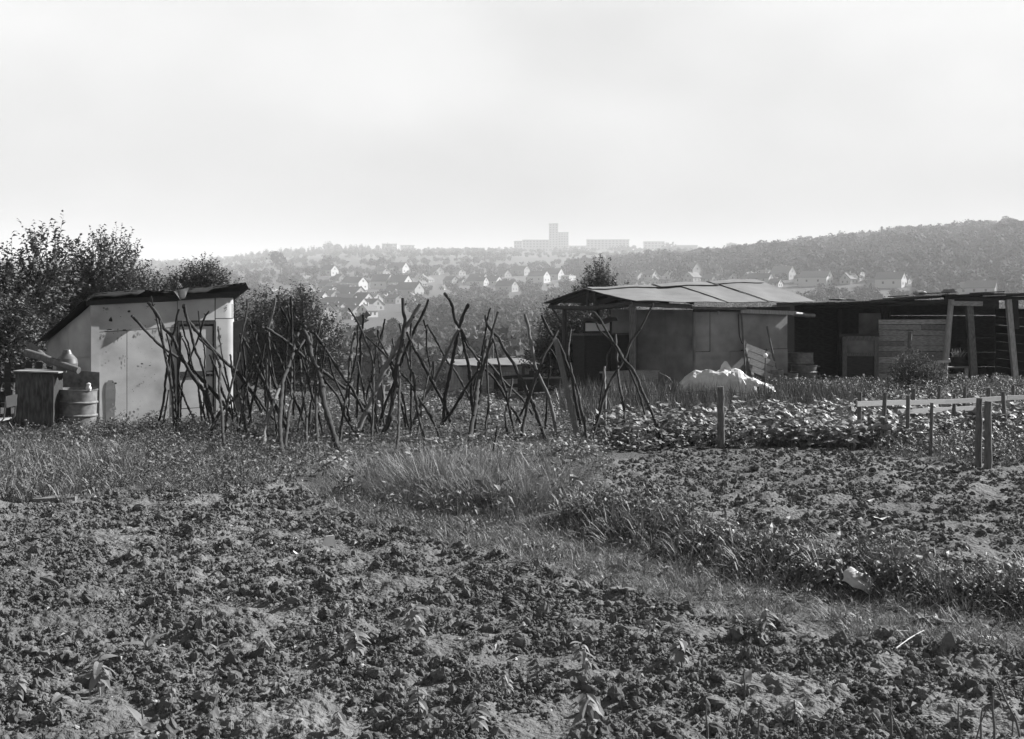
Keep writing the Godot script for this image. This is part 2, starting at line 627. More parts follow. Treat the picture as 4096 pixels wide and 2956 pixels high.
func make_zones() -> void:
	Z.front = zone([[-900, 2010], [0, 2008], [400, 1985], [900, 1950], [1180, 1930], [1350, 2050], [1700, 2150], [1950, 2210], [2300, 2310], [2700, 2420], [3100, 2500], [3500, 2560], [4096, 2620], [4900, 2700], [4900, 4200], [-900, 4200]])
	Z.strip = zone([[1180, 1930], [1350, 2050], [1700, 2150], [1950, 2210], [2300, 2310], [2700, 2420], [3100, 2500], [3500, 2560], [4096, 2620], [4900, 2700], [4900, 2570], [4096, 2470], [3600, 2400], [3200, 2340], [2800, 2250], [2400, 2150], [2200, 2080], [1800, 2070], [1500, 2020], [1250, 1950]])
	Z.band = zone([[2250, 2080], [2400, 2150], [2800, 2260], [3200, 2350], [3600, 2410], [4096, 2480], [4900, 2580], [4900, 2480], [4096, 2395], [3700, 2345], [3300, 2290], [3000, 2220], [2700, 2130], [2450, 2060]])
	Z.field = zone([[2450, 2060], [2700, 2130], [3000, 2220], [3300, 2290], [3700, 2345], [4096, 2395], [4900, 2480], [4900, 1870], [4096, 1860], [3800, 1850], [3400, 1810], [3000, 1795], [2700, 1800], [2450, 1850], [2400, 1930]])
	Z.tussock = zone([[1260, 1920], [1330, 1990], [1600, 2060], [2000, 2090], [2300, 2065], [2450, 1990], [2400, 1910], [2100, 1880], [1700, 1870], [1400, 1880]])
	Z.left_weeds = zone([[-500, 1700], [500, 1700], [900, 1690], [1250, 1700], [1290, 1860], [1240, 1900], [1180, 1930], [900, 1950], [400, 1985], [0, 2008], [-500, 2010]])
	Z.poles = zone([[860, 1600], [1000, 1575], [1400, 1560], [2230, 1560], [2330, 1680], [2450, 1790], [2430, 1900], [2100, 1880], [1700, 1870], [1400, 1880], [1290, 1860], [1250, 1700], [860, 1690]])
	Z.long_grass = zone([[-400, 1850], [560, 1840], [560, 1950], [300, 2010], [-400, 2015]])
	Z.onions = zone([[2230, 1590], [2700, 1575], [3300, 1580], [3480, 1600], [3400, 1670], [2900, 1685], [2330, 1700], [2240, 1650]])
	Z.squash = zone([[2480, 1705], [2900, 1690], [3400, 1670], [3900, 1660], [4500, 1650], [4500, 1720], [3900, 1740], [3500, 1800], [3000, 1790], [2500, 1800], [2400, 1740]])
	Z.potatoes = zone([[2960, 1560], [3300, 1548], [3900, 1540], [4500, 1545], [4500, 1640], [3900, 1680], [3500, 1660], [3400, 1600], [2960, 1590]])
	Z.right_weeds = zone([[3420, 1690], [4500, 1660], [4500, 1870], [4096, 1860], [3800, 1850], [3500, 1815]])
	soil_zones = [Z.front, Z.field]
	bank = zone([[2350, 2075], [2700, 2165], [3100, 2260], [3500, 2330], [4096, 2410], [4900, 2500]])

func grow_low_plants() -> void:
	# soil lumps
	var clods := []
	for k in 6:
		clods.append(clod_mesh(100 + k))
	rng.seed = 501
	var sp := [[], [], [], [], [], []]
	for area in [[Z.front, 3400.0, 0.008, 0.025], [Z.front, 420.0, 0.024, 0.05], [Z.front, 48.0, 0.05, 0.1], [Z.field, 1300.0, 0.012, 0.03], [Z.field, 200.0, 0.03, 0.055], [Z.field, 22.0, 0.05, 0.1]]:
		for q in pick(area[0], area[1]):
			var heap := coarse.get_noise_2d(q.x * 75.0 + 300.0, q.y * 75.0)
			if heap + 0.35 * lumps.get_noise_2d(q.x * 22.0, q.y * 22.0) < rng.randf_range(-0.34, 0.27) or (area[2] < 0.02 and -q.y > rng.randf_range(7.0, 16.0)):
				continue
			var s := rng.randf_range(area[2], area[3])
			var t := Transform3D(Basis.from_euler(Vector3(rng.randf() * TAU, rng.randf() * TAU, rng.randf() * TAU)).scaled_local(Vector3(s, s * rng.randf_range(0.7, 1.0), s * rng.randf_range(0.8, 1.25))), Vector3(q.x, land(q.x, q.y) + dug(q.x, q.y) + s * rng.randf_range(-0.1, 0.25), q.y))
			sp[rng.randi() % 6].append(t)
	scatter("soil_clods", "crumbly dark clods lying over the dug garden soil", "soil", clods, M.clod, sp)
	sp = [[], [], [], [], [], []]
	for area in [[Z.front, 9.0], [Z.field, 4.0]]:
		for q in pick(area[0], area[1]):
			var s := 0.012 + 0.03 * pow(rng.randf(), 2.5)
			sp[rng.randi() % 6].append(Transform3D(Basis.from_euler(Vector3(rng.randf() * 0.5, rng.randf() * TAU, rng.randf() * 0.5)).scaled_local(Vector3(s, s * 0.6, s * rng.randf_range(0.7, 1.6))), Vector3(q.x, land(q.x, q.y) + dug(q.x, q.y) + s * 0.2, q.y)))
	scatter("pebbles", "small pale pebbles scattered on the dug soil", "pebbles", clods, M.pebble, sp)
	# grass
	var tall := [grass_mesh(1, 30, 0.3, 0.1, 0.004, 0.8, 0.4), grass_mesh(2, 26, 0.36, 0.11, 0.004, 1.0, 0.55), grass_mesh(3, 18, 0.24, 0.1, 0.007, 1.3, 0.6), grass_mesh(12, 14, 0.3, 0.1, 0.009, 1.2, 0.7), grass_mesh(13, 20, 0.34, 0.09, 0.004, 0.6, 0.3)]
	var short := [grass_mesh(4, 16, 0.11, 0.07, 0.006, 0.9, 0.4), grass_mesh(5, 14, 0.14, 0.08, 0.006, 1.1, 0.5), grass_mesh(6, 18, 0.08, 0.08, 0.006, 1.2, 0.4)]
	var wide := [grass_mesh(7, 12, 0.36, 0.09, 0.014, 0.6, 0.5), grass_mesh(8, 10, 0.42, 0.08, 0.016, 0.5, 0.6)]
	var reeds := [grass_mesh(9, 9, 0.5, 0.06, 0.013, 0.22, 0.12), grass_mesh(10, 8, 0.56, 0.06, 0.012, 0.3, 0.16), grass_mesh(11, 9, 0.44, 0.07, 0.014, 0.35, 0.2)]
	rng.seed = 502
	scatter("tall_grass", "feathery tall grass tussock growing in front of the bean poles", "grass", tall, M.grass, tussock_spots())
	scatter("short_grass", "short pale grass on the path between the two dug plots", "grass", short, M.dry_grass, joined(zone_spots(Z.strip, 330.0, 3, 0.5, 1.2, 0.3), zone_spots(Z.band, 190.0, 3, 0.8, 2.2, 0.5)))
	scatter("thin_grass", "thin grass among the feet of the bean poles", "grass", short, M.dry_grass, joined(zone_spots(Z.poles, 75.0, 3, 0.5, 1.1, 0.4), joined(zone_spots(Z.left_weeds, 100.0, 3, 0.6, 1.4, 0.4), zone_spots(Z.right_weeds, 45.0, 3, 0.7, 1.5, 0.3))))
	scatter("broad_grass", "patch of long broad bladed grass left of the pole patch", "grass", wide, M.dry_grass, zone_spots(Z.long_grass, 65.0, 2, 0.4, 0.8, 0.3))
	scatter("onion_bed", "dense bed of upright onion leaves in front of the felt roofed hut", "onions", reeds, M.onion_leaf, zone_spots(Z.onions, 46.0, 3, 0.62, 1.0, 0.15))
	# leafy plants
	var weeds := [weed_mesh(20, 18, 0.16, 0.05, 0.45), weed_mesh(21, 22, 0.22, 0.055, 0.4), weed_mesh(22, 14, 0.1, 0.05, 0.55), weed_mesh(23, 12, 0.18, 0.09, 0.55)]
	rng.seed = 503
	scatter("weed_band", "dark leafy weeds along the edge of the grass path", "weeds", weeds, M.weed_leaf, joined(zone_spots(Z.band, 110.0, 4, 0.5, 1.2, 0.3), joined(zone_spots(Z.strip, 9.0, 4, 0.5, 0.9, 0.3), zone_spots(Z.tussock, 13.0, 4, 0.7, 1.6, 0.4))))
	scatter("low_weeds", "leafy low weeds below the pale shed and round the poles", "weeds", weeds, M.weed_leaf, joined(zone_spots(Z.left_weeds, 60.0, 4, 0.5, 1.05, 0.3), zone_spots(Z.poles, 32.0, 4, 0.4, 0.8, 0.3)))
	scatter("right_weeds", "low weeds growing under the rail fence posts", "weeds", weeds, M.weed_leaf, zone_spots(Z.right_weeds, 50.0, 4, 0.7, 1.4, 0.3))
	var big := [squash_mesh(40), squash_mesh(41), squash_mesh(42)]
	rng.seed = 504
	scatter("squash_bed", "bed of large pale squash leaves behind the right field", "squash plants", big, M.squash_leaf, joined(zone_spots(Z.squash, 24.0, 3, 0.6, 1.1, 0.3), zone_spots(Z.poles, 2.5, 3, 0.4, 0.7, 0.3)))
	var pot := [weed_mesh(50, 46, 0.36, 0.1, 0.55), weed_mesh(51, 50, 0.4, 0.11, 0.5), weed_mesh(52, 40, 0.3, 0.1, 0.6)]
	scatter("potato_bed", "rows of leafy potato plants before the dark lean-to", "potato plants", pot, M.potato_leaf, zone_spots(Z.potatoes, 14.0, 3, 0.45, 0.8, 0.15))
	# pale dead leaves on the soil and under the poles
	var dead := MB.new()
	dead.leaf(Vector3(-0.03, 0.004, 0), Vector3.RIGHT, Vector3.BACK, 0.06, 0.03, -0.1, 0.5)
	var dm := [dead.mesh()]
	scatter("dead_leaves", "pale dry leaves and scraps lying on the ground", "leaves", dm, M.reed, joined(zone_spots(Z.poles, 16.0, 1, 0.7, 2.0, 0.9, -0.03), joined(zone_spots(Z.front, 5.0, 1, 0.3, 1.0, 0.9, -0.04), zone_spots(Z.strip, 10.0, 1, 0.4, 1.0, 0.9, -0.02))))
	# clover heads on the path
	var head := MB.new()
	head.lathe(Vector3(0, 0.1, 0), [[0.0, -0.012], [0.011, -0.006], [0.012, 0.004], [0.006, 0.012], [0.0, 0.013]], 6)
	head.tube(PackedVector3Array([Vector3(0.01, -0.02, 0), Vector3(0, 0.09, 0)]), PackedFloat32Array([0.002, 0.0015]), 4, false)
	scatter("clover_heads", "small white clover heads dotted along the grass path", "clover", [head.mesh()], M.paper, zone_spots(Z.strip, 5.0, 1, 0.5, 0.9, 0.3))

# ---------------------------------------------------------------- trees and shrubs
func tree(called: String, label: String, base: Vector3, lobes: Array, shoots: int, leaf_len: float, group: String, category := "tree", trunk_r := 0.06, upward := 0.75) -> void:
	# lobes: [centre above the base, radii, share]; leafy shoots fill them from the inside to ragged tips
	var t := thing(called, label, category, base, group)
	var wood := MB.new()
	var crown := MB.new()
	crown.tinted = true
	for lb in lobes:
		var c: Vector3 = lb[0]; var r: Vector3 = lb[1]
		for k in 5:
			var e := c + Vector3(rng.randf_range(-0.6, 0.6) * r.x, rng.randf_range(-0.1, 0.7) * r.y, rng.randf_range(-0.6, 0.6) * r.z)
			var m := Vector3(e.x * 0.35, e.y * 0.5, e.z * 0.35) + Vector3(rng.randf_range(-0.1, 0.1), 0, rng.randf_range(-0.1, 0.1))
			wood.tube(PackedVector3Array([Vector3(e.x * 0.06, -0.1, e.z * 0.06), Vector3(m.x * 0.4, m.y * 0.5, m.z * 0.4), m, e]), PackedFloat32Array([trunk_r, trunk_r * 0.8, trunk_r * 0.5, trunk_r * 0.15]), 6, false)
		for i in int(shoots * lb[2] * 1.9):
			var q := Vector3(rng.randfn(), rng.randfn(), rng.randfn()).normalized() * pow(rng.randf(), 0.4)
			var p := c + q * r
			if p.y < 0.05:
				continue
			var d := (q * 0.7 + Vector3.UP * upward + Vector3(rng.randf_range(-1, 1), rng.randf_range(-0.5, 0.5), rng.randf_range(-1, 1)) * 0.45).normalized()
			var ln := rng.randf_range(0.14, 0.3) * (1.0 + 0.7 * maxf(0.0, q.y)) * leaf_len / 0.08
			var n := int(rng.randf_range(8, 14))
			crown.tint = Color.WHITE
			crown.blade(p, d, across(d), ln, 0.008, 0.05)
			for k in n:
				var u := (k + 0.5) / n
				var ld := (d * 0.5 + flat_dir(rng.randf_range(-0.2, 0.5))).normalized()
				var g := rng.randf_range(0.6, 1.4)
				crown.tint = Color(g, g, g)
				var l := leaf_len * rng.randf_range(0.6, 1.15)
				crown.leaf(p + d * ln * u, ld, across(ld).rotated(ld, rng.randf_range(-1.0, 1.0)), l, l * 0.5, rng.randf_range(0.0, 0.4), 0.2)
	part(t, "trunk", wood, M.bark)
	part(t, "crown", crown, M.tree_leaf)

func near_trees() -> void:
	rng.seed = 600
	var g := "bushes and small trees round the sheds"
	tree("fruit_tree", "loose branched fruit tree at the far left beside the pale shed", Vector3(-9.6, 0, -22.8), [[Vector3(0.0, 1.6, 0), Vector3(1.0, 0.95, 0.9), 0.42], [Vector3(0.75, 2.3, 0), Vector3(0.5, 0.8, 0.5), 0.14], [Vector3(-0.6, 2.0, 0.2), Vector3(0.7, 0.8, 0.6), 0.3], [Vector3(-0.1, 0.9, 0.6), Vector3(1.1, 0.8, 0.5), 0.45]], 560, 0.12, g)
	tree("fruit_tree", "dense dark round-topped tree behind the pale shed roof", Vector3(-9.1, 0, -26.5), [[Vector3(0.2, 2.2, 0), Vector3(0.75, 1.05, 0.7), 0.55], [Vector3(-0.5, 1.9, 0), Vector3(0.6, 0.8, 0.6), 0.3], [Vector3(0.9, 1.6, 0.2), Vector3(0.6, 0.8, 0.6), 0.35], [Vector3(-1.2, 1.5, 0.3), Vector3(0.8, 0.9, 0.6), 0.4]], 620, 0.1, g)
	tree("leafy_bush", "low spreading bush hanging over the logs at the left edge", Vector3(-8.9, 0, -20.6), [[Vector3(-0.6, 1.25, 0), Vector3(0.85, 0.6, 0.5), 0.5], [Vector3(0.25, 1.3, 0), Vector3(0.5, 0.5, 0.4), 0.3], [Vector3(-0.5, 0.75, 0), Vector3(0.8, 0.5, 0.4), 0.3]], 420, 0.1, g, "bush", 0.03)
	tree("leafy_bush", "small bush showing above the middle of the pale shed roof", Vector3(-8.0, -0.3, -31.0), [[Vector3(0, 2.55, 0), Vector3(0.5, 0.45, 0.4), 0.5], [Vector3(0.35, 2.1, 0), Vector3(0.5, 0.7, 0.4), 0.4], [Vector3(-0.6, 2.2, 0), Vector3(0.5, 0.5, 0.4), 0.3], [Vector3(-1.2, 2.0, 0), Vector3(0.6, 0.6, 0.4), 0.3]], 360, 0.1, g, "bush", 0.04)
	tree("leafy_bush", "broad leafy bush between the pale shed and the wire fence", Vector3(-4.95, -0.1, -26.0), [[Vector3(-0.45, 1.15, 0), Vector3(0.75, 0.9, 0.6), 0.55], [Vector3(0.35, 1.35, 0), Vector3(0.4, 0.75, 0.4), 0.3], [Vector3(0.75, 0.9, 0), Vector3(0.55, 0.7, 0.5), 0.35], [Vector3(0.0, 0.5, 0.3), Vector3(1.2, 0.5, 0.4), 0.35]], 640, 0.09, g, "bush", 0.04)
	tree("leafy_bush", "dark bush standing against the open porch of the hut", Vector3(1.25, -0.2, -29.0), [[Vector3(0, 1.1, 0), Vector3(0.6, 0.9, 0.5), 0.6], [Vector3(0.6, 1.3, 0.2), Vector3(0.5, 0.6, 0.4), 0.3], [Vector3(-0.3, 0.6, 0), Vector3(0.6, 0.5, 0.4), 0.3]], 460, 0.09, g, "bush", 0.04)
	tree("leafy_bush", "tall shrub rising behind the ridge of the felt roofed hut", Vector3(2.7, -0.7, -37.0), [[Vector3(0.0, 2.9, 0), Vector3(0.45, 0.7, 0.4), 0.5], [Vector3(-0.35, 2.3, 0), Vector3(0.6, 0.7, 0.5), 0.4], [Vector3(0.5, 2.4, 0), Vector3(0.6, 0.5, 0.5), 0.4]], 420, 0.1, g, "bush", 0.05)
	tree("leafy_bush", "grey green bush in front of the weathered plank wall", Vector3(8.25, 0, -24.7), [[Vector3(0, 0.45, 0), Vector3(0.42, 0.4, 0.4), 0.6], [Vector3(-0.2, 0.35, 0.1), Vector3(0.35, 0.35, 0.3), 0.2], [Vector3(0.35, 0.3, 0.1), Vector3(0.35, 0.3, 0.3), 0.3]], 520, 0.035, g, "bush", 0.02)
	tree("leafy_bush", "hazy bush beyond the wire fence beside the low shed", Vector3(-2.2, -2.6, -45.0), [[Vector3(0, 1.3, 0), Vector3(1.2, 1.0, 0.9), 0.7], [Vector3(0.8, 0.9, 0), Vector3(0.9, 0.7, 0.6), 0.4]], 420, 0.1, g, "bush", 0.05)
	tree("leafy_bush", "small bush peeping over the roof of the low shed", Vector3(0.95, -2.3, -44.0), [[Vector3(0, 1.7, 0), Vector3(0.6, 0.5, 0.5), 0.7], [Vector3(-0.4, 1.4, 0), Vector3(0.5, 0.5, 0.4), 0.3]], 260, 0.1, g, "bush", 0.05)

# ---------------------------------------------------------------- bean poles
# each: left edge of the sheet it was measured on, thickness, points from top to foot
const POLES := [
	[500, 30, [[65, 265], [200, 410], [345, 550], [490, 650], [600, 730], [780, 920], [950, 1110], [1090, 1225]]],
	[500, 34, [[215, 140], [300, 250], [370, 385], [440, 450], [510, 610], [620, 800], [740, 970], [800, 1140], [880, 1310]]],
	[500, 26, [[305, 230], [330, 330], [350, 480], [375, 640], [410, 800], [430, 900], [445, 1000], [460, 1200], [467, 1370]]],
	[500, 16, [[245, 80], [260, 170], [300, 310], [325, 430], [350, 520], [385, 620], [430, 680], [455, 900], [480, 1290]]],
	[500, 24, [[505, 200], [480, 300], [455, 430], [430, 560], [410, 680], [380, 850], [370, 980], [340, 1160], [290, 1300]]],
	[500, 20, [[385, 430], [410, 520], [440, 680], [455, 800], [465, 950], [475, 1100], [490, 1310]]],
	[500, 30, [[515, 420], [510, 620], [500, 800], [505, 950], [495, 1130], [492, 1300]]],
	[500, 34, [[550, 165], [570, 260], [610, 330], [690, 430], [830, 580], [960, 710], [1020, 750], [1090, 840], [1180, 960], [1300, 1180]]],
	[500, 26, [[555, 190], [575, 280], [610, 390], [650, 560], [700, 670], [735, 780], [760, 930], [790, 1040], [820, 1200], [835, 1310]]],
	[500, 20, [[530, 310], [550, 420], [600, 550], [620, 680], [650, 800], [700, 900], [740, 1000], [800, 1290]]],
	[500, 20, [[540, 480], [580, 570], [600, 680], [630, 780], [680, 900], [705, 1080], [722, 1240]]],
	[500, 20, [[785, 220], [740, 290], [700, 430], [660, 530], [625, 610], [600, 700], [560, 840], [530, 930], [515, 1250]]],
	[500, 14, [[685, 220], [695, 320], [715, 460], [745, 560], [745, 700], [742, 900], [735, 1150], [762, 1250]]],
	[500, 24, [[700, 480], [760, 540], [830, 600], [870, 680], [890, 750], [885, 900], [880, 960], [895, 1080], [910, 1180], [915, 1350], [940, 1500], [965, 1590]]],
	[500, 18, [[850, 640], [920, 830], [970, 960], [1010, 1040], [1040, 1160], [1060, 1250]]],
	[500, 16, [[410, 960], [390, 1060], [370, 1180], [345, 1320]]],
	[500, 22, [[505, 900], [560, 1040], [600, 1130], [640, 1200], [655, 1250]]],
	[500, 20, [[690, 960], [715, 1100], [735, 1160], [770, 1270]]],
	[500, 28, [[640, 780], [775, 910], [840, 980], [930, 1080], [1000, 1150], [1085, 1230]]],
	[500, 26, [[1250, 690], [1180, 830], [1100, 920], [1050, 1000], [960, 1090], [890, 1160], [830, 1260], [780, 1410]]],
	[500, 20, [[1145, 110], [1135, 250], [1100, 420], [1075, 580], [1040, 740], [1000, 890], [970, 1010], [955, 1140], [940, 1300], [930, 1420]]],
	[500, 16, [[1080, 670], [1105, 830], [1120, 960], [1105, 1150], [1105, 1240], [1085, 1300]]],
	[500, 28, [[1405, 95], [1380, 230], [1350, 330], [1340, 420], [1350, 530], [1350, 700], [1350, 850], [1340, 1010], [1330, 1180], [1310, 1310]]],
	[500, 34, [[1105, 470], [1170, 600], [1230, 740], [1290, 850], [1340, 960], [1390, 1070], [1440, 1160], [1490, 1250], [1550, 1370]]],
	[500, 20, [[1170, 350], [1215, 470], [1250, 560], [1270, 680], [1290, 790], [1310, 950], [1320, 1200]]],
	[500, 26, [[1330, 420], [1300, 560], [1275, 680], [1250, 800], [1225, 930], [1190, 1060], [1165, 1180], [1150, 1310]]],
	[500, 30, [[1320, 375], [1450, 460], [1560, 540], [1680, 650], [1820, 750], [1990, 880], [2120, 980], [2240, 1090], [2330, 1210]]],
	[500, 20, [[1370, 500], [1400, 570], [1440, 650], [1480, 740], [1500, 800], [1560, 960], [1600, 1060], [1640, 1160], [1690, 1310]]],
	[500, 20, [[1455, 180], [1500, 260], [1530, 330], [1520, 400], [1510, 550], [1505, 700], [1500, 900], [1480, 1200]]],
	[500, 22, [[1552, 80], [1555, 200], [1560, 330], [1560, 490], [1575, 640], [1580, 1000], [1575, 1250]]],
	[500, 18, [[1520, 150], [1545, 300], [1580, 440], [1640, 560], [1660, 680], [1700, 800], [1740, 980], [1780, 1190]]],
	[500, 34, [[1620, 430], [1590, 520], [1570, 620], [1530, 730], [1480, 860], [1470, 960], [1460, 1100], [1450, 1250], [1455, 1420], [1475, 1580]]],
	[500, 24, [[1680, 490], [1620, 580], [1565, 700], [1560, 850], [1555, 980], [1560, 1040], [1530, 1180], [1520, 1300], [1505, 1420], [1495, 1560]]],
	[500, 30, [[1560, 650], [1500, 820], [1440, 940], [1410, 1020], [1380, 1110], [1340, 1200], [1310, 1330], [1295, 1480]]],
	[500, 24, [[1640, 680], [1650, 820], [1660, 970], [1680, 1100], [1700, 1180], [1695, 1350], [1695, 1490]]],
	[500, 26, [[1060, 780], [1130, 890], [1220, 1000], [1310, 1130], [1440, 1270]]],
	[500, 14, [[1050, 1290], [1055, 1430]]],
	[1150, 44, [[160, 410], [205, 520], [225, 640], [270, 740], [310, 850], [330, 1000], [355, 1120], [390, 1230], [430, 1350], [460, 1470], [490, 1520]]],
	[1150, 28, [[215, 435], [230, 600], [245, 760], [265, 900], [270, 1050], [270, 1250], [290, 1525]]],
	[1150, 28, [[250, 420], [320, 520], [380, 610], [450, 720], [520, 830], [600, 930], [660, 1050], [710, 1140], [790, 1270]]],
	[1150, 24, [[295, 750], [340, 850], [420, 950], [490, 1050], [530, 1170], [580, 1260], [640, 1350]]],
	[1150, 18, [[150, 540], [180, 720], [210, 900], [260, 1080], [300, 1230], [340, 1380]]],
	[1150, 20, [[570, 195], [640, 290], [680, 370], [710, 440], [740, 510], [770, 590], [795, 690], [805, 850], [800, 1100], [785, 1450]]],
	[1150, 20, [[715, 440], [850, 560], [950, 670], [1050, 780], [1160, 900], [1200, 980], [1300, 1140], [1370, 1250], [1435, 1420]]],
	[1150, 16, [[655, 350], [655, 500], [640, 640], [610, 780], [585, 900], [575, 1050], [560, 1160], [545, 1250]]],
	[1150, 26, [[710, 245], [700, 370], [680, 480], [685, 600], [675, 760], [660, 900], [655, 1020], [645, 1230]]],
	[1150, 20, [[910, 300], [885, 420], [850, 540], [820, 640], [800, 720], [785, 850], [745, 970], [730, 1080], [712, 1190]]],
	[1150, 20, [[845, 395], [850, 460], [890, 550], [930, 630], [960, 720], [990, 760], [1005, 850], [1060, 960], [1090, 1070], [1110, 1170], [1145, 1340]]],
	[1150, 16, [[830, 510], [820, 680], [810, 800], [815, 950], [830, 1050], [820, 1250], [850, 1360]]],
	[1150, 20, [[760, 850], [800, 1000], [810, 1100], [840, 1250], [860, 1330]]],
	[1150, 44, [[1240, 160], [1160, 290], [1080, 430], [1000, 600], [920, 730], [840, 920], [770, 1080], [700, 1230], [645, 1390]]],
	[1150, 40, [[1080, 100], [1080, 210], [1100, 290], [1085, 400], [1075, 500], [1040, 640], [1015, 750], [1015, 900], [990, 1010], [970, 1130], [940, 1260], [870, 1400]]],
	[1150, 26, [[1320, 110], [1270, 230], [1200, 370], [1150, 480], [1110, 570], [1065, 690], [1030, 800], [980, 930], [900, 1120], [860, 1290]]],
	[1150, 24, [[1050, 340], [1080, 470], [1110, 600], [1140, 730], [1185, 820], [1190, 960], [1215, 1120], [1240, 1250], [1285, 1430]]],
	[1150, 22, [[985, 480], [1000, 570], [1025, 650], [1040, 760], [1050, 880], [1045, 1050], [1040, 1250], [1030, 1440], [1005, 1540]]],
	[1150, 22, [[1155, 330], [1150, 600], [1155, 900], [1155, 1100], [1160, 1360]]],
	[1150, 30, [[1115, 420], [1180, 560], [1250, 680], [1310, 790], [1370, 900], [1430, 1010], [1480, 1100], [1530, 1270]]],
	[1150, 18, [[1270, 305], [1300, 400], [1300, 550], [1320, 660], [1350, 790], [1370, 880], [1440, 1040], [1500, 1180]]],
	[1150, 22, [[1310, 350], [1380, 470], [1450, 600], [1500, 690], [1570, 780], [1640, 900], [1700, 1020], [1745, 1150]]],
	[1150, 32, [[1470, 55], [1540, 160], [1560, 270], [1590, 340], [1620, 390], [1640, 470], [1660, 580], [1690, 700], [1710, 850], [1725, 1050], [1740, 1200]]],
	[1150, 34, [[1695, 150], [1640, 270], [1610, 370], [1580, 490], [1550, 640], [1520, 800], [1490, 940], [1470, 1060], [1465, 1280]]],
	[1150, 32, [[1600, 390], [1550, 480], [1500, 590], [1450, 700], [1390, 830], [1340, 920], [1280, 1010], [1230, 1110], [1180, 1260]]],
	[1150, 30, [[1790, 770], [1740, 840], [1670, 930], [1600, 1050], [1530, 1160], [1470, 1230], [1410, 1300]]],
	[1800, 24, [[110, 390], [150, 510], [200, 590], [275, 690], [320, 750], [400, 830], [470, 930], [520, 1020], [560, 1100], [620, 1170], [670, 1290]]],
	[1800, 22, [[115, 400], [190, 560], [270, 640], [360, 700], [440, 790], [500, 860], [600, 960], [680, 1040], [780, 1180]]],
	[1800, 18, [[375, 195], [350, 290], [330, 420], [310, 530], [290, 650], [250, 800], [215, 950], [210, 1190]]],
	[1800, 38, [[345, 490], [320, 600], [295, 750], [265, 880], [245, 1000], [235, 1130], [205, 1280], [180, 1460]]],
	[1800, 32, [[330, 265], [350, 350], [400, 420], [460, 470], [490, 550], [540, 630], [590, 700], [630, 780], [680, 880], [720, 970], [770, 1060], [820, 1200], [870, 1340], [890, 1400]]],
	[1800, 24, [[450, 230], [430, 300], [405, 370], [390, 440], [360, 560], [340, 640], [310, 760], [280, 950], [240, 1200], [225, 1400]]],
	[1800, 20, [[400, 500], [350, 650], [350, 850], [360, 1060], [350, 1180], [335, 1280], [330, 1390]]],
	[1800, 22, [[385, 460], [420, 530], [440, 620], [460, 720], [480, 840], [520, 960], [540, 1060], [590, 1280], [610, 1350]]],
	[1800, 22, [[585, 855], [560, 1000], [520, 1160], [530, 1280], [545, 1395]]],
	[1800, 30, [[700, 250], [730, 350], [750, 480], [780, 620], [800, 740], [850, 860], [910, 980], [950, 1110], [980, 1250], [1000, 1380]]],
	[1800, 20, [[925, 610], [935, 760], [910, 900], [905, 1080], [890, 1310]]],
	[1800, 28, [[855, 255], [900, 360], [950, 440], [1000, 490], [1050, 590], [1090, 710], [1140, 830], [1160, 960], [1190, 1130], [1230, 1310]]],
	[1800, 30, [[1010, 400], [960, 500], [900, 600], [850, 720], [800, 840], [760, 950], [730, 1080], [690, 1260], [660, 1420]]],
	[1800, 20, [[940, 740], [870, 800], [780, 910], [740, 990], [690, 1120], [600, 1270]]],
	[1800, 18, [[895, 525], [950, 590], [1000, 680], [1040, 790], [1120, 980], [1170, 1200], [1180, 1330]]],
	[1800, 22, [[1135, 390], [1120, 480], [1105, 600], [1120, 700], [1150, 830], [1190, 960], [1220, 1090], [1250, 1220], [1285, 1440]]],
	[1800, 24, [[1445, 740], [1450, 1000], [1455, 1220], [1450, 1395]]],
	[1800, 26, [[1345, 235], [1400, 290], [1450, 380], [1520, 500], [1570, 570], [1620, 660], [1690, 740], [1750, 830], [1800, 970], [1870, 1120], [1940, 1290], [1995, 1465]]],
	[1800, 18, [[1370, 330], [1410, 410], [1480, 470], [1560, 545], [1640, 680], [1690, 790], [1750, 930], [1800, 1080], [1840, 1250], [1865, 1390]]],
	[1800, 24, [[1550, 440], [1560, 600], [1570, 760], [1590, 930], [1620, 1080], [1640, 1250], [1675, 1470]]],
	[1800, 24, [[1900, 150], [1830, 290], [1770, 400], [1700, 490], [1640, 640], [1580, 750], [1500, 870], [1440, 1030], [1390, 1200], [1330, 1400]]],
	[1800, 14, [[1530, 540], [1470, 620], [1460, 740], [1430, 880], [1390, 1120], [1340, 1290]]],
	[1800, 14, [[445, 1295], [420, 1430], [405, 1510]]],
]
const ORDINALS := ["first", "second", "third", "fourth", "fifth", "sixth", "seventh", "eighth", "ninth", "tenth", "eleventh", "twelfth", "thirteenth", "fourteenth", "fifteenth", "sixteenth", "seventeenth", "eighteenth", "nineteenth"]
const TENS := ["", "", "twenty", "thirty", "forty", "fifty", "sixty", "seventy", "eighty", "ninety"]
const TENTHS := ["", "", "twentieth", "thirtieth", "fortieth", "fiftieth", "sixtieth", "seventieth", "eightieth", "ninetieth"]

func ordinal(k: int) -> String:   # 0 is first
	if k < 19:
		return ORDINALS[k]
	if k >= 99:
		return "hundredth" if k == 99 else "hundred-and-" + ordinal(k - 100)
	var n := k + 1
	return TENTHS[n / 10] if n % 10 == 0 else TENS[n / 10] + "-" + ORDINALS[n % 10 - 1]

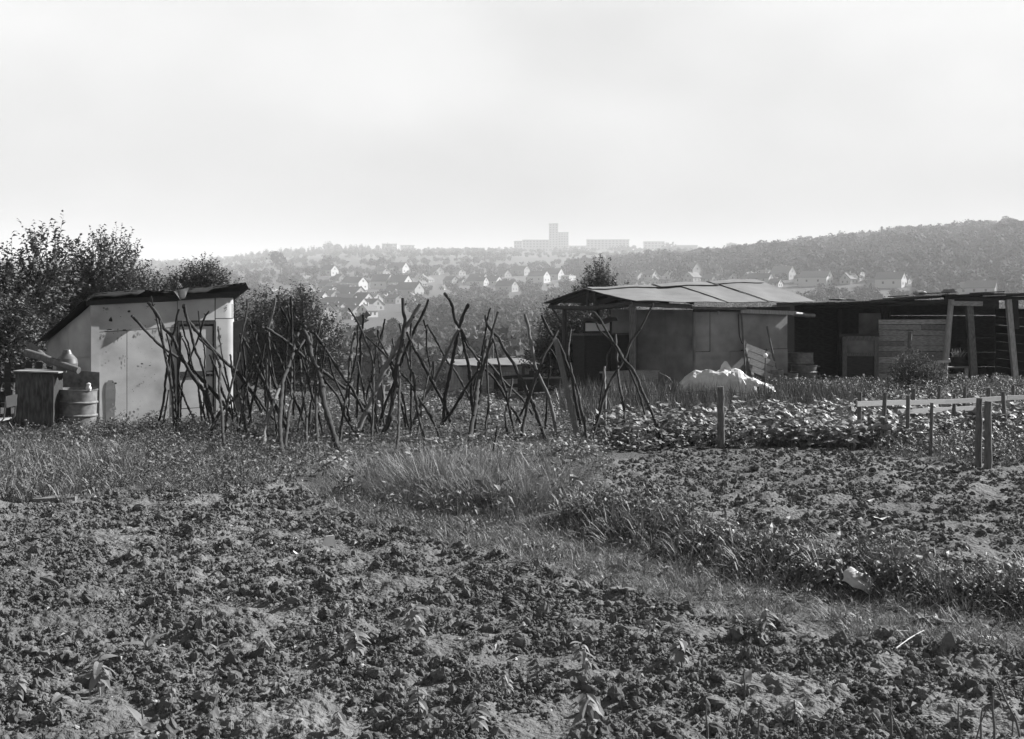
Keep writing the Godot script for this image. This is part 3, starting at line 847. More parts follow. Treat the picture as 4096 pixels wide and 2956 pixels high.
func bean_poles() -> void:
	rng.seed = 700
	var all := POLES.duplicate()
	for i in 18:   # thinner sticks lost in the tangle
		var u := rng.randf_range(850, 2900)
		var v := rng.randf_range(1210, 1440)
		var lean := rng.randf_range(70, 230) * (1.0 if rng.randf() < 0.5 else -1.0)
		var top := rng.randf_range(330, 760)
		all.append([500, rng.randf_range(16, 25), [[u + lean, top], [u + lean * 0.75 + rng.randf_range(-14, 14), lerpf(top, v, 0.25)], [u + lean * 0.5 + rng.randf_range(-18, 18), lerpf(top, v, 0.5)], [u + lean * 0.2 + rng.randf_range(-14, 14), lerpf(top, v, 0.75)], [u, v]]])
	var order := range(all.size())
	var foot_x := func(k): return all[k][0] + 0.4276 * all[k][2][-1][0]
	order.sort_custom(func(a, b): return foot_x.call(a) < foot_x.call(b))
	for place in order.size():
		var k: int = order[place]
		var p: Array = all[k]
		var xs := []
		var ys := []
		for q in p[2]:
			xs.append(p[0] + 0.4276 * q[0]); ys.append(1150.0 + 0.4276 * q[1])
		var foot: float = EYE * FOCAL / (ys[-1] + 6.0 - HORIZON)
		var top := foot + (17.3 - foot) * 1.1
		var short: bool = ys[-1] - ys[0] < 120.0
		if short:
			top = foot
		var pts := PackedVector3Array()
		var count: int = xs.size()
		for i in count:
			var u: float = (ys[-1] - ys[i]) / (ys[-1] - ys[0])
			pts.append(at(xs[i], ys[i] + 6.0 * (1.0 - u), lerpf(foot, top, u)))
		# finer and crooked
		var line := PackedVector3Array()
		var radii := PackedFloat32Array()
		var r0: float = p[1] * 0.4276 / FOCAL * 17.0 * 0.53
		for i in count - 1:
			var steps := maxi(2, int((pts[i] - pts[i + 1]).length() / 0.055))
			for s in steps:
				var u := float(s) / steps
				var before := pts[maxi(i - 1, 0)]
				var after := pts[mini(i + 2, count - 1)]
				var q := pts[i].cubic_interpolate(pts[i + 1], before, after, u)
				line.append(q + Vector3(rng.randf_range(-1, 1), 0, rng.randf_range(-1, 1)) * 0.005)
				var v := (i + u) / (count - 1)
				radii.append(r0 * lerpf(0.8, 1.08, v) * (rng.randf_range(0.88, 1.1) if rng.randf() > 0.12 else 1.35))
		var dir := (pts[count - 1] - pts[count - 2]).normalized()
		line.append(pts[count - 1])
		radii.append(r0 * 1.1)
		line.append(pts[count - 1] + dir * 0.16)
		radii.append(r0)
		var lean: float = xs[0] - xs[-1]
		var tilt := "upright" if absf(lean) < 35.0 else ("leaning to the left" if lean < 0.0 else "leaning to the right")
		var look := "short" if short else ("thick" if p[1] >= 30 else ("thin" if p[1] <= 18 else "crooked"))
		var base := pts[count - 1]
		var t := thing("bean_pole", "%s bean pole %s, foot is %s from the pale shed side" % [look, tilt, ordinal(place)], "pole", Vector3(base.x, 0, base.z), "bean poles set up for climbing beans")
		for i in line.size():
			line[i] -= t.position
		var mb := MB.new()
		mb.tube(line, radii, 7)
		var pale: bool = k in [50, 61, 79, 72, 22, 33]
		part(t, "shaft", mb, M.pole_pale if pale else M.pole_bark)
		# stubs of cut twigs
		for s in int(rng.randf_range(2, 6)):
			var i := int(rng.randf_range(2, line.size() - 5))
			if i < 1:
				continue
			var along_ := (line[i - 1] - line[i]).normalized()
			var out := (along_ * 0.7 + flat_dir(0.1)).normalized()
			var knots := MB.new()
			knots.tube(PackedVector3Array([line[i], line[i] + out * (r0 + rng.randf_range(0.01, 0.03))]), PackedFloat32Array([r0 * 0.6, r0 * 0.35]), 5)
			part(t, "twig_stub", knots, M.pole_bark)
	# a sawn board among the poles
	var a := at(1800 + 0.4276 * 985, 1150 + 0.4276 * 480, 17.2)
	var b := at(1800 + 0.4276 * 1215, 1150 + 0.4276 * 1450, EYE * FOCAL / (1775.0 - HORIZON))
	var bd := thing("leaning_board", "flat sawn board leaning among the bean poles beside the hut porch", "board", Vector3(b.x, 0, b.z))
	var mb2 := MB.new()
	mb2.beam(a - bd.position, b - bd.position - Vector3(0, 0.08, 0), 0.075, 0.02, Vector3.RIGHT)
	part(bd, "plank", mb2, M.post_wood)
	var s0 := spot(1525, 1640)
	var st := thing("stump_post", "short thick dark stump standing among the bean poles", "post", s0)
	var mb3 := MB.new()
	mb3.tube(PackedVector3Array([Vector3(0.02, -0.1, 0), Vector3(0, 0.15, 0), Vector3(-0.02, 0.3, 0), Vector3(0, 0.44, 0)]), PackedFloat32Array([0.095, 0.085, 0.08, 0.075]), 10)
	part(st, "trunk", mb3, M.post_wood)

# ---------------------------------------------------------------- the pale shed and what stands beside it
func plate(a: Vector3, b: Vector3, c: Vector3, d: Vector3, thick: float) -> MB:   # a sheet with corners a b c d, thickened behind
	var n := (b - a).cross(d - a).normalized() * thick
	var mb := MB.new()
	mb.hexa([a, b, b - n, a - n, d, c, c - n, d - n])
	return mb

func blob(mb: MB, c: Vector3, r: float, tall: float, u: Vector3, w: Vector3) -> void:   # a flat uneven patch with its own outline
	var prev := Vector3.ZERO
	var first := Vector3.ZERO
	for k in 9:
		var a := TAU * k / 9.0
		var p := c + (u * cos(a) + w * sin(a) * tall) * r * rng.randf_range(0.6, 1.25)
		if k == 0:
			first = p
		else:
			mb.tri(c, prev, p)
		prev = p
	mb.tri(c, prev, first)

func pale_shed() -> void:
	rng.seed = 801
	var t := thing("garden_shed", "small pale sheet-clad shed with a dark sagging felt roof", "shed", Vector3(-6.47, 0, -18.5))
	t.rotation.y = deg_to_rad(40)
	t.scale = Vector3(1.056, 1.0, 0.683)
	var wide := 2.28
	# dark frame behind the sheets: front, left, back and right walls of boards
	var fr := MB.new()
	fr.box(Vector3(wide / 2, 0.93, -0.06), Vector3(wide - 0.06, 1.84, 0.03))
	part(t, "front_boarding", fr, M.shade_dark_boards)
	var sides := MB.new()
	for x in [0.04, wide - 0.04]:
		sides.hexa([Vector3(x - 0.015, -0.1, -0.08), Vector3(x + 0.015, -0.1, -0.08), Vector3(x + 0.015, -0.1, -2.98), Vector3(x - 0.015, -0.1, -2.98), Vector3(x - 0.015, 1.86, -0.08), Vector3(x + 0.015, 1.86, -0.08), Vector3(x + 0.015, 1.2, -2.98), Vector3(x - 0.015, 1.2, -2.98)])
	part(t, "side_boarding", sides, M.pale_sheet)
	var back := MB.new()
	back.box(Vector3(wide / 2, 0.56, -2.99), Vector3(wide, 1.3, 0.03))
	part(t, "back_wall", back, M.pale_sheet)
	# front sheets [u0, u1, foot0, foot1, head0, head1]
	for s in [[0.1, 1.31, 1.415, 1.475, 1.84, 1.89], [0.1, 0.515, -0.1, -0.1, 1.405, 1.425], [0.525, 1.305, -0.1, -0.1, 1.43, 1.465], [1.32, 1.93, 1.575, 1.58, 1.9, 1.95], [1.33, 1.92, -0.1, -0.1, 0.14, 0.15]]:
		var v := rng.randf_range(-0.004, 0.006)
		part(t, "wall_sheet", plate(Vector3(s[0], s[2], v), Vector3(s[1], s[3], v + rng.randf_range(-0.004, 0.006)), Vector3(s[1], s[5], v), Vector3(s[0], s[4], v + rng.randf_range(-0.004, 0.006)), 0.012), M.pale_sheet)
	# right hand sheets curl round the corner
	for s in [[-0.1, 1.6, 0.16], [1.612, 1.95, 0.2]]:
		var rows := []
		for i in 7:
			var h := lerpf(s[0], s[1], i / 6.0)
			var line := [Vector3(1.945, h, 0.004), Vector3(2.03, h, 0.006)]
			for k in 7:
				var a := PI / 2 * k / 6.0
				line.append(Vector3(wide + 0.02 - s[2] + sin(a) * s[2], h, -s[2] + cos(a) * s[2] + 0.01))
			line.append(Vector3(wide + 0.02, h, -0.5))
			rows.append(line)
		var mb := MB.new()
		mb.sheet(rows, 0.004)
		part(t, "corner_sheet", mb, M.pale_sheet)
	var post := MB.new()
	post.box(Vector3(0.035, 0.9, 0.0), Vector3(0.12, 2.0, 0.07))
	part(t, "corner_post", post, M.pale_sheet)
	# left wall sheets
	for s in [[-0.02, -1.45, -0.1, 1.02, 0.98], [-1.46, -2.95, -0.1, 0.97, 0.9]]:
		part(t, "side_sheet", plate(Vector3(0, s[2], s[1]), Vector3(0, s[2], s[0]), Vector3(0, s[3], s[0]), Vector3(0, s[4], s[1]), 0.01), M.pale_sheet)
	for s in [[-0.02, -1.5, 1.03, 0.985, 1.84, 1.53], [-1.51, -2.95, 0.985, 0.91, 1.53, 1.22]]:
		part(t, "side_sheet", plate(Vector3(0.004, s[3], s[1]), Vector3(0.004, s[2], s[0]), Vector3(0.004, s[4], s[0]), Vector3(0.004, s[5], s[1]), 0.01), M.pale_sheet)
	# door
	var door := Node3D.new()
	door.name = "door"
	t.add_child(door)
	for b in [[1.325, 0.75, 0.03, 1.62], [1.925, 0.75, 0.035, 1.62]]:
		var mb := MB.new()
		mb.box(Vector3(b[0], b[1], 0.012), Vector3(b[2], b[3], 0.05))
		part(door, "frame", mb, M.dark_wood)
	var head := MB.new()
	head.box(Vector3(1.625, 1.54, 0.013), Vector3(0.62, 0.045, 0.052))
	part(door, "frame", head, M.dark_wood)
	for b in [[1.625, 1.115, 0.73], [1.625, 0.405, 0.5]]:
		var mb := MB.new()
		mb.box(Vector3(b[0], b[1], -0.012), Vector3(0.54, b[2], 0.016))
		part(door, "panel", mb, M.pale_sheet)
	var rail := MB.new()
	rail.box(Vector3(1.6, 0.705, 0.006), Vector3(0.57, 0.09, 0.03))
	part(door, "rail", rail, M.dark_wood)
	var latch := MB.new()
	latch.box(Vector3(1.83, 0.71, 0.03), Vector3(0.1, 0.02, 0.02))
	part(door, "latch", latch, M.dark_metal)
	# rust holes and the damp stain
	var spots := MB.new()
	for s in [[0.27, 1.6, 0.032, 1.4], [0.55, 1.73, 0.022, 0.8], [0.75, 0.9, 0.02, 0.6], [0.87, 0.87, 0.018, 0.4], [0.34, 0.61, 0.02, 0.8], [0.3, 0.63, 0.012, 0.8], [0.6, 0.5, 0.006, 1.0], [0.48, 1.44, 0.035, 0.25], [0.25, 1.45, 0.05, 0.2], [0.8, 1.5, 0.008, 1.0], [0.42, 1.65, 0.007, 1.0], [0.95, 0.62, 0.007, 1.0], [0.2, 1.1, 0.008, 1.0], [2.02, 1.3, 0.015, 2.4], [2.0, 1.15, 0.01, 3.0]]:
		blob(spots, Vector3(s[0], s[1], 0.016), s[2], s[3], Vector3.RIGHT, Vector3.UP)
	for i in 60:
		blob(spots, Vector3(rng.randf_range(0.12, 1.3), rng.randf_range(0.2, 1.8), 0.0165), rng.randf_range(0.002, 0.006), rng.randf_range(0.5, 1.5), Vector3.RIGHT, Vector3.UP)
	var dirt := MB.new()
	for s in [[0.15, 1.38, 0.05, 1.2], [0.4, 1.36, 0.03, 2.5], [0.7, 1.4, 0.035, 2.0], [1.0, 1.41, 0.03, 3.0], [1.22, 1.35, 0.04, 2.2], [0.3, 0.25, 0.05, 1.5], [0.62, 0.12, 0.07, 1.0], [0.9, 0.1, 0.08, 0.8], [1.15, 0.15, 0.06, 1.2], [0.47, 0.95, 0.03, 3.0], [1.25, 0.9, 0.025, 4.0], [0.18, 1.75, 0.05, 1.0], [0.85, 1.78, 0.06, 0.7], [2.03, 1.35, 0.04, 2.5], [2.0, 0.4, 0.035, 3.0], [2.1, 1.78, 0.03, 1.5], [0.2, 0.95, 0.04, 0.8], [0.75, 0.6, 0.03, 0.8]]:
		for k in 5:
			blob(dirt, Vector3(s[0] + rng.randf_range(-1, 1) * s[2], s[1] + rng.randf_range(-1, 1) * s[2] * s[3], 0.0162), s[2] * rng.randf_range(0.1, 0.45), s[3], Vector3.RIGHT, Vector3.UP)
	part(t, "grime", dirt, M.grime).set_meta("kind", "stuff")
	part(t, "rust_spot", spots, M.rust_spot).set_meta("kind", "stuff")
	var stain := MB.new()
	var prev := [Vector3(0.2, -0.05, 0.0155), Vector3(0.33, -0.05, 0.0155)]
	for s in [[0.195, 0.33, 0.2], [0.19, 0.34, 0.35], [0.185, 0.345, 0.5], [0.2, 0.335, 0.6], [0.23, 0.3, 0.66]]:
		var now := [Vector3(s[0], s[2], 0.0155), Vector3(s[1], s[2], 0.0155)]
		stain.quad(prev[0], prev[1], now[1], now[0])
		prev = now
	part(t, "damp_stain", stain, M.damp_stain)
	# roof of tarred felt over boards
	var g := []
	for i in 12:
		var line := []
		for j in 25:
			var u := lerpf(-0.16, 2.47, j / 24.0)
			var v := lerpf(0.3, -3.2, maxf(0.0, i - 1) / 10.0)
			var h := lerpf(1.93 + 0.075 * u, 1.27 + 0.05 * u, clampf(-v / 3.0, -0.12, 1.1)) + rng.randf_range(-0.006, 0.01)
			h += 0.025 * sin(u * 3.1 + 0.6) * clampf(1.0 + v, 0.2, 1.0)
			if i == 0:
				h -= 0.035 + 0.025 * sin(u * 5.0) + rng.randf_range(0.0, 0.035)
				v = 0.285
			if j == 24:
				h -= 0.11
				u -= 0.05
			if j == 0:
				h -= 0.05
			line.append(Vector3(u, h, v))
		g.append(line)
	var roof := MB.new()
	roof.sheet(g, 0.012)
	part(t, "roof", roof, M.tar_paper)
	var fascia := MB.new()
	fascia.hexa([Vector3(-0.1, 1.82, 0.02), Vector3(2.34, 1.97, 0.02), Vector3(2.34, 1.97, 0.05), Vector3(-0.1, 1.82, 0.05), Vector3(-0.1, 1.9, 0.02), Vector3(2.34, 2.06, 0.02), Vector3(2.34, 2.06, 0.05), Vector3(-0.1, 1.9, 0.05)])
	part(t, "fascia", fascia, M.dark_wood)
	var flap := MB.new()
	var fg := []
	for i in 4:
		var line := []
		for j in 4:
			line.append(Vector3(1.16 + 0.085 * j + 0.03 * i - 0.015 * i * j, 2.05 - 0.05 * i + 0.022 * j + rng.randf_range(-0.01, 0.01), 0.31 + 0.02 * i * (1 if j % 2 == 0 else -1)))
		fg.append(line)
	flap.sheet(fg, 0.004)
	part(t, "torn_flap", flap, M.torn_felt, "torn pale flap of roofing felt")

	# evenly near-black board beside the shed
	var b := thing("black_board", "tall black board standing at the right end of the pale shed", "board", Vector3(-4.55, 0, -20.15))
	b.rotation.y = deg_to_rad(34)
	var mb := MB.new()
	mb.hexa([Vector3(-0.12, -0.1, -0.02), Vector3(0.12, -0.1, -0.02), Vector3(0.12, -0.1, 0.02), Vector3(-0.12, -0.1, 0.02), Vector3(-0.13, 1.55, -0.02), Vector3(0.08, 1.6, -0.02), Vector3(0.08, 1.6, 0.02), Vector3(-0.13, 1.55, 0.02)])
	part(b, "plank", mb, M.dark_wood)
	beside_shed()

func drum(called: String, label: String, pos: Vector3, r: float, h: float, material: Material, open := true) -> Node3D:
	var t := thing(called, label, "drum", pos, "metal drums and tubs")
	var prof := [[r, -0.05]]
	for k in 2:
		var y := h * (k + 1) / 3.0
		prof.append_array([[r, y - 0.02], [r + 0.02, y - 0.006], [r + 0.02, y + 0.006], [r, y + 0.02]])
	prof.append_array([[r, h - 0.015], [r + 0.012, h - 0.01], [r + 0.012, h], [r - 0.008, h], [r - 0.008, h - 0.12 if open else h - 0.015], [0.0, h - 0.12 if open else h - 0.015]])
	var mb := MB.new()
	mb.lathe(Vector3.ZERO, prof, 28)
	part(t, "body", mb, material)
	return t

func beside_shed() -> void:
	rng.seed = 802
	var t := drum("metal_drum", "rust stained pale metal drum at the left corner of the pale shed", Vector3(-6.52, 0, -17.95), 0.285, 0.58, M.drum_metal)
	t.rotation.z = deg_to_rad(-2)
	# sheet standing behind it
	var sh := thing("metal_sheet", "bent pale metal sheet standing behind the rusty drum", "sheet", Vector3(-6.85, 0, -18.3))
	var g := []
	for i in 3:
		var line := []
		for j in 8:
			line.append(Vector3(0.08 * j, [-0.05, 0.45, 0.84][i] - 0.005 * j, -0.06 * sin(j * 0.45) ))
		g.append(line)
	var mb := MB.new()
	mb.sheet(g, 0.006)
	part(sh, "sheet", mb, M.drum_metal)
	# crate hung with a streaked sheet
	var cr := thing("draped_crate", "tall crate hung with a dark streaked sheet next to the drum", "crate", Vector3(-6.93, 0, -17.65))
	var bx := MB.new()
	bx.box(Vector3(0, 0.4, 0), Vector3(0.5, 0.88, 0.4))
	part(cr, "box", bx, M.dark_wood)
	g = []
	for i in 9:
		var line := []
		for j in 22:
			var u := j / 21.0
			var fold := sin(u * 19.0 + 1.0) * 0.016 + sin(u * 7.0) * 0.018
			line.append(Vector3(lerpf(-0.28, 0.28, u), 0.85 - 0.115 * i - 0.025 * u, 0.215 + fold * (0.2 + i / 8.0) + 0.02 * i / 8.0))
		g.append(line)
	var cl := MB.new()
	cl.sheet(g, 0.004)
	part(cr, "hanging_sheet", cl, M.streaked_sheet)
	var lid := MB.new()
	lid.hexa([Vector3(-0.3, 0.862, -0.25), Vector3(0.36, 0.842, -0.25), Vector3(0.36, 0.842, 0.27), Vector3(-0.3, 0.862, 0.27), Vector3(-0.3, 0.882, -0.25), Vector3(0.36, 0.862, -0.25), Vector3(0.36, 0.862, 0.27), Vector3(-0.3, 0.882, 0.27)])
	part(cr, "lid", lid, M.old_wood)
	for lg in [[Vector3(-7.25, 1.12, -17.9), Vector3(-6.36, 0.87, -17.62), 0.055, "thick log with a splintered end lying across the crate lid"], [Vector3(-7.3, 1.2, -18.15), Vector3(-6.9, 0.95, -18.0), 0.06, "dark log half hidden behind the splintered log"]]:
		var l := thing("log", lg[3], "log", lg[0], "logs on the crate")
		var m2 := MB.new()
		var e: Vector3 = lg[1] - lg[0]
		m2.tube(PackedVector3Array([Vector3.ZERO, e * 0.3 + Vector3(0, 0.015, 0), e * 0.65, e]), PackedFloat32Array([lg[2] * 1.1, lg[2], lg[2] * 0.95, lg[2] * 0.9]), 10)
		part(l, "shaft", m2, M.post_wood)
	# tin funnel can on the lid
	var can := thing("tin_can", "dark upturned tin can with a narrow neck behind the log", "can", Vector3(-6.62, 0.865, -17.85))
	var cm := MB.new()
	cm.lathe(Vector3.ZERO, [[0.0, 0.0], [0.15, 0.0], [0.155, 0.1], [0.14, 0.17], [0.075, 0.24], [0.055, 0.29], [0.05, 0.3], [0.0, 0.305]], 18)
	part(can, "body", cm, M.dark_metal)
	var sp := MB.new()
	sp.tube(PackedVector3Array([Vector3(-0.12, 0.1, 0.02), Vector3(-0.3, 0.06, 0.03)]), PackedFloat32Array([0.02, 0.012]), 6)
	part(can, "spout", sp, M.dark_metal)
	# ball of white string on the drum rim
	var bag := thing("white_rag", "small white rag stuffed on the drum rim by the shed corner", "rag", Vector3(-6.28, 0.585, -17.8))
	var rg := MB.new()
	rg.lathe(Vector3.ZERO, [[0.0, -0.05], [0.035, -0.03], [0.045, 0.01], [0.03, 0.05], [0.035, 0.08], [0.0, 0.1]], 9)
	part(bag, "cloth", rg, M.plastic_sheet)
	# dark picket fence at the left edge
	var f := thing("picket_fence", "black old picket fence at the left edge behind the chair", "fence", Vector3(-8.6, 0, -18.9))
	for i in 11:
		var pm := MB.new()
		pm.box(Vector3(0.165 * i, 0.42 + rng.randf_range(-0.05, 0.05), 0), Vector3(0.09, 1.0, 0.02))
		part(f, "picket", pm, M.dark_wood)
	for y in [0.25, 0.65]:
		var rm := MB.new()
		rm.box(Vector3(0.83, y, -0.03), Vector3(1.85, 0.07, 0.03))
		part(f, "rail", rm, M.dark_wood)
	# chair
	var ch := thing("garden_chair", "old tubular metal chair cut off by the left edge", "chair", Vector3(-7.2, 0, -16.9))
	var seat := MB.new()
	seat.box(Vector3(-0.14, 0.21, 0), Vector3(0.42, 0.025, 0.4), Basis(Vector3.BACK, 0.06))
	part(ch, "seat", seat, M.old_wood)
	for z in [-0.18, 0.18]:
		var tm := MB.new()
		tm.tube(PackedVector3Array([Vector3(0.15, 0.56, z), Vector3(0.12, 0.25, z), Vector3(0.06, 0.19, z), Vector3(0.02, 0.17, z)]), PackedFloat32Array([0.011, 0.011, 0.011, 0.011]), 6)
		part(ch, "back_tube", tm, M.dark_metal)
		var lm := MB.new()
		lm.tube(PackedVector3Array([Vector3(0.02, 0.19, z), Vector3(0.16, -0.03, z)]), PackedFloat32Array([0.011, 0.011]), 6)
		part(ch, "leg", lm, M.dark_metal)
		var lm2 := MB.new()
		lm2.tube(PackedVector3Array([Vector3(-0.3, 0.19, z), Vector3(-0.36, -0.03, z)]), PackedFloat32Array([0.011, 0.011]), 6)
		part(ch, "leg", lm2, M.dark_metal)
	var bk := MB.new()
	bk.box(Vector3(0.145, 0.48, 0), Vector3(0.02, 0.16, 0.36))
	part(ch, "backrest", bk, M.dark_wood)

# ---------------------------------------------------------------- the felt roofed hut with its porch
func log_part(t: Node3D, called: String, a: Vector3, b: Vector3, r: float, material: Material, sag := 0.0) -> void:
	var mb := MB.new()
	var pts := PackedVector3Array()
	var rad := PackedFloat32Array()
	for i in 8:
		var u := i / 7.0
		pts.append(a.lerp(b, u) + Vector3(rng.randf_range(-1, 1), rng.randf_range(-1, 1), rng.randf_range(-1, 1)) * r * 0.13 - Vector3.UP * sag * sin(u * PI))
		rad.append(r * lerpf(1.05, 0.92, u) * rng.randf_range(0.95, 1.05))
	mb.tube(pts, rad, 9)
	part(t, called, mb, material)

func plank_part(t: Node3D, called: String, a: Vector3, b: Vector3, w: float, h: float, material: Material, side := Vector3.ZERO) -> MeshInstance3D:
	var mb := MB.new()
	mb.beam(a, b, w, h, side)
	return part(t, called, mb, material)

func felt_hut() -> void:
	rng.seed = 810
	var t := thing("garden_hut", "low hut with grey felt roof, open log porch and board walls", "hut", Vector3(2.46, 0, -24.5))
	t.rotation.y = deg_to_rad(34)
	# porch posts and beams
	log_part(t, "post", Vector3(0, -0.15, 0), Vector3(0, 1.83, 0), 0.07, M.post_wood)
	log_part(t, "post", Vector3(0.02, -0.15, -2.35), Vector3(0.02, 1.76, -2.35), 0.055, M.bark)
	log_part(t, "post", Vector3(1.1, -0.15, -2.6), Vector3(1.1, 1.9, -2.6), 0.07, M.bark)
	log_part(t, "eave_beam", Vector3(-0.08, 1.85, 0.05), Vector3(1.55, 1.79, 0.06), 0.05, M.post_wood)
	log_part(t, "gable_beam", Vector3(-0.03, 1.86, 0.08), Vector3(-0.03, 1.78, -2.85), 0.05, M.bark, 0.06)
	for v in [-1.2, -1.45]:
		plank_part(t, "king_post", Vector3(-0.04, 1.74, v), Vector3(-0.04, 2.1, v), 0.07, 0.03, M.bark, Vector3(0, 0, 1))
	log_part(t, "brace", Vector3(0, 1.35, -2.35), Vector3(-0.02, 1.74, -2.75), 0.025, M.bark)
	log_part(t, "gutter_pipe", Vector3(1.5, 1.76, 0.12), Vector3(3.1, 1.73, 0.12), 0.03, M.dark_metal)
	plank_part(t, "eave_board", Vector3(2.95, 1.69, 0.12), Vector3(4.66, 1.64, 0.12), 0.03, 0.085, M.bleached_wood, Vector3(0, 0, 1))
	log_part(t, "downpipe", Vector3(4.6, 1.62, 0.1), Vector3(5.25, 1.58, 0.12), 0.05, M.drum_metal)
	plank_part(t, "lintel", Vector3(1.66, 1.72, 0.02), Vector3(4.55, 1.74, 0.02), 0.05, 0.09, M.dark_wood, Vector3(0, 0, 1))
	# room: front sheets, then the wall that faces the porch, right and back walls
	for s in [[1.69, 2.145, 0.835, 1.7], [2.155, 3.05, 0.82, 1.7], [3.055, 3.895, 0.84, 1.7], [3.905, 4.52, 0.845, 1.7], [1.69, 2.74, -0.1, 0.825], [2.75, 3.895, -0.1, 0.815], [3.9, 4.52, -0.1, 0.835]]:
		var v := rng.randf_range(-0.006, 0.008)
		part(t, "wall_sheet", plate(Vector3(s[0], s[2], v), Vector3(s[1], s[2], v + rng.randf_range(-0.006, 0.006)), Vector3(s[1], s[3], v), Vector3(s[0], s[3], v + rng.randf_range(-0.004, 0.004)), 0.012), M.board_sheet)
	for s in [[-0.02, -0.9], [-0.91, -1.85], [-1.86, -2.8]]:
		part(t, "porch_wall_sheet", plate(Vector3(1.68, -0.1, s[1]), Vector3(1.68, -0.1, s[0]), Vector3(1.68, 1.72, s[0]), Vector3(1.68, 1.72, s[1]), 0.012), M.board_sheet)
	var corner := MB.new()
	corner.tube(PackedVector3Array([Vector3(1.69, -0.1, -0.005), Vector3(1.69, 0.7, 0.0), Vector3(1.69, 1.7, -0.005)]), PackedFloat32Array([0.035, 0.03, 0.035]), 8)
	part(t, "corner_sheet", corner, M.dull_panel)
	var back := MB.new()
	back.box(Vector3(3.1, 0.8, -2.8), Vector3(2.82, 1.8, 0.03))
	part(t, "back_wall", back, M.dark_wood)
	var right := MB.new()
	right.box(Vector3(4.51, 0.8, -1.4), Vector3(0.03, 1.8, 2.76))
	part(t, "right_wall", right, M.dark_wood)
	# roof: front slope in three felt sheets, ridge strip, back slope
	var slope := func(u0: float, u1: float, v0: float, v1: float, lift: float, wave: float) -> MB:
		var g := []
		for i in 9:
			var line := []
			for j in 13:
				var u := lerpf(u0, u1, j / 12.0)
				var v := lerpf(v0, v1, i / 8.0)
				var eave := lerpf(1.9, 1.83, u / 5.0)
				var top := lerpf(2.17, 2.36, u / 5.0)
				var far := lerpf(1.86, 1.9, u / 5.0)
				var h := lerpf(eave, top, (0.32 - v) / 1.73) if v > -1.41 else lerpf(top, far, (-1.41 - v) / 1.55)
				line.append(Vector3(u, h + lift + rng.randf_range(-1, 1) * 0.004 + wave * sin(u * 4.0 + v * 2.0), v))
			g.append(line)
		var mb := MB.new()
		mb.sheet(g, 0.012)
		return mb
	part(t, "roof_sheet", slope.call(-0.16, 2.375, -1.41, 0.32, 0.0, 0.014), M.felt_roof)
	part(t, "roof_sheet", slope.call(2.36, 3.585, -1.41, 0.33, 0.022, 0.013), M.felt_roof)
	part(t, "roof_sheet", slope.call(3.57, 5.1, -1.41, 0.32, 0.046, 0.014), M.felt_roof)
	part(t, "ridge_sheet", slope.call(-0.1, 2.0, -1.44, -1.2, 0.03, 0.012), M.felt_roof)
	part(t, "ridge_sheet", slope.call(1.75, 3.5, -1.46, -1.12, 0.055, 0.01), M.felt_roof)
	part(t, "ridge_sheet", slope.call(3.4, 4.95, -1.46, -1.15, 0.075, 0.01), M.felt_roof)
	part(t, "back_slope", slope.call(-0.16, 5.08, -2.98, -1.42, 0.0, 0.006), M.felt_roof)
	# rafters seen in the open gable
	for u in [0.02, 0.9, 1.6]:
		plank_part(t, "rafter", Vector3(u, 1.86, 0.08), Vector3(u, 2.13, -1.4), 0.04, 0.06, M.bark)
		plank_part(t, "rafter", Vector3(u, 2.13, -1.42), Vector3(u, 1.82, -2.9), 0.04, 0.06, M.bark)
	# lamp-like hooks under the eave
	for u in [2.3, 3.35]:
		var hk := MB.new()
		hk.box(Vector3(u, 1.66, 0.1), Vector3(0.03, 0.06, 0.03))
		part(t, "hook", hk, M.bleached_wood)
	porch_things(t)

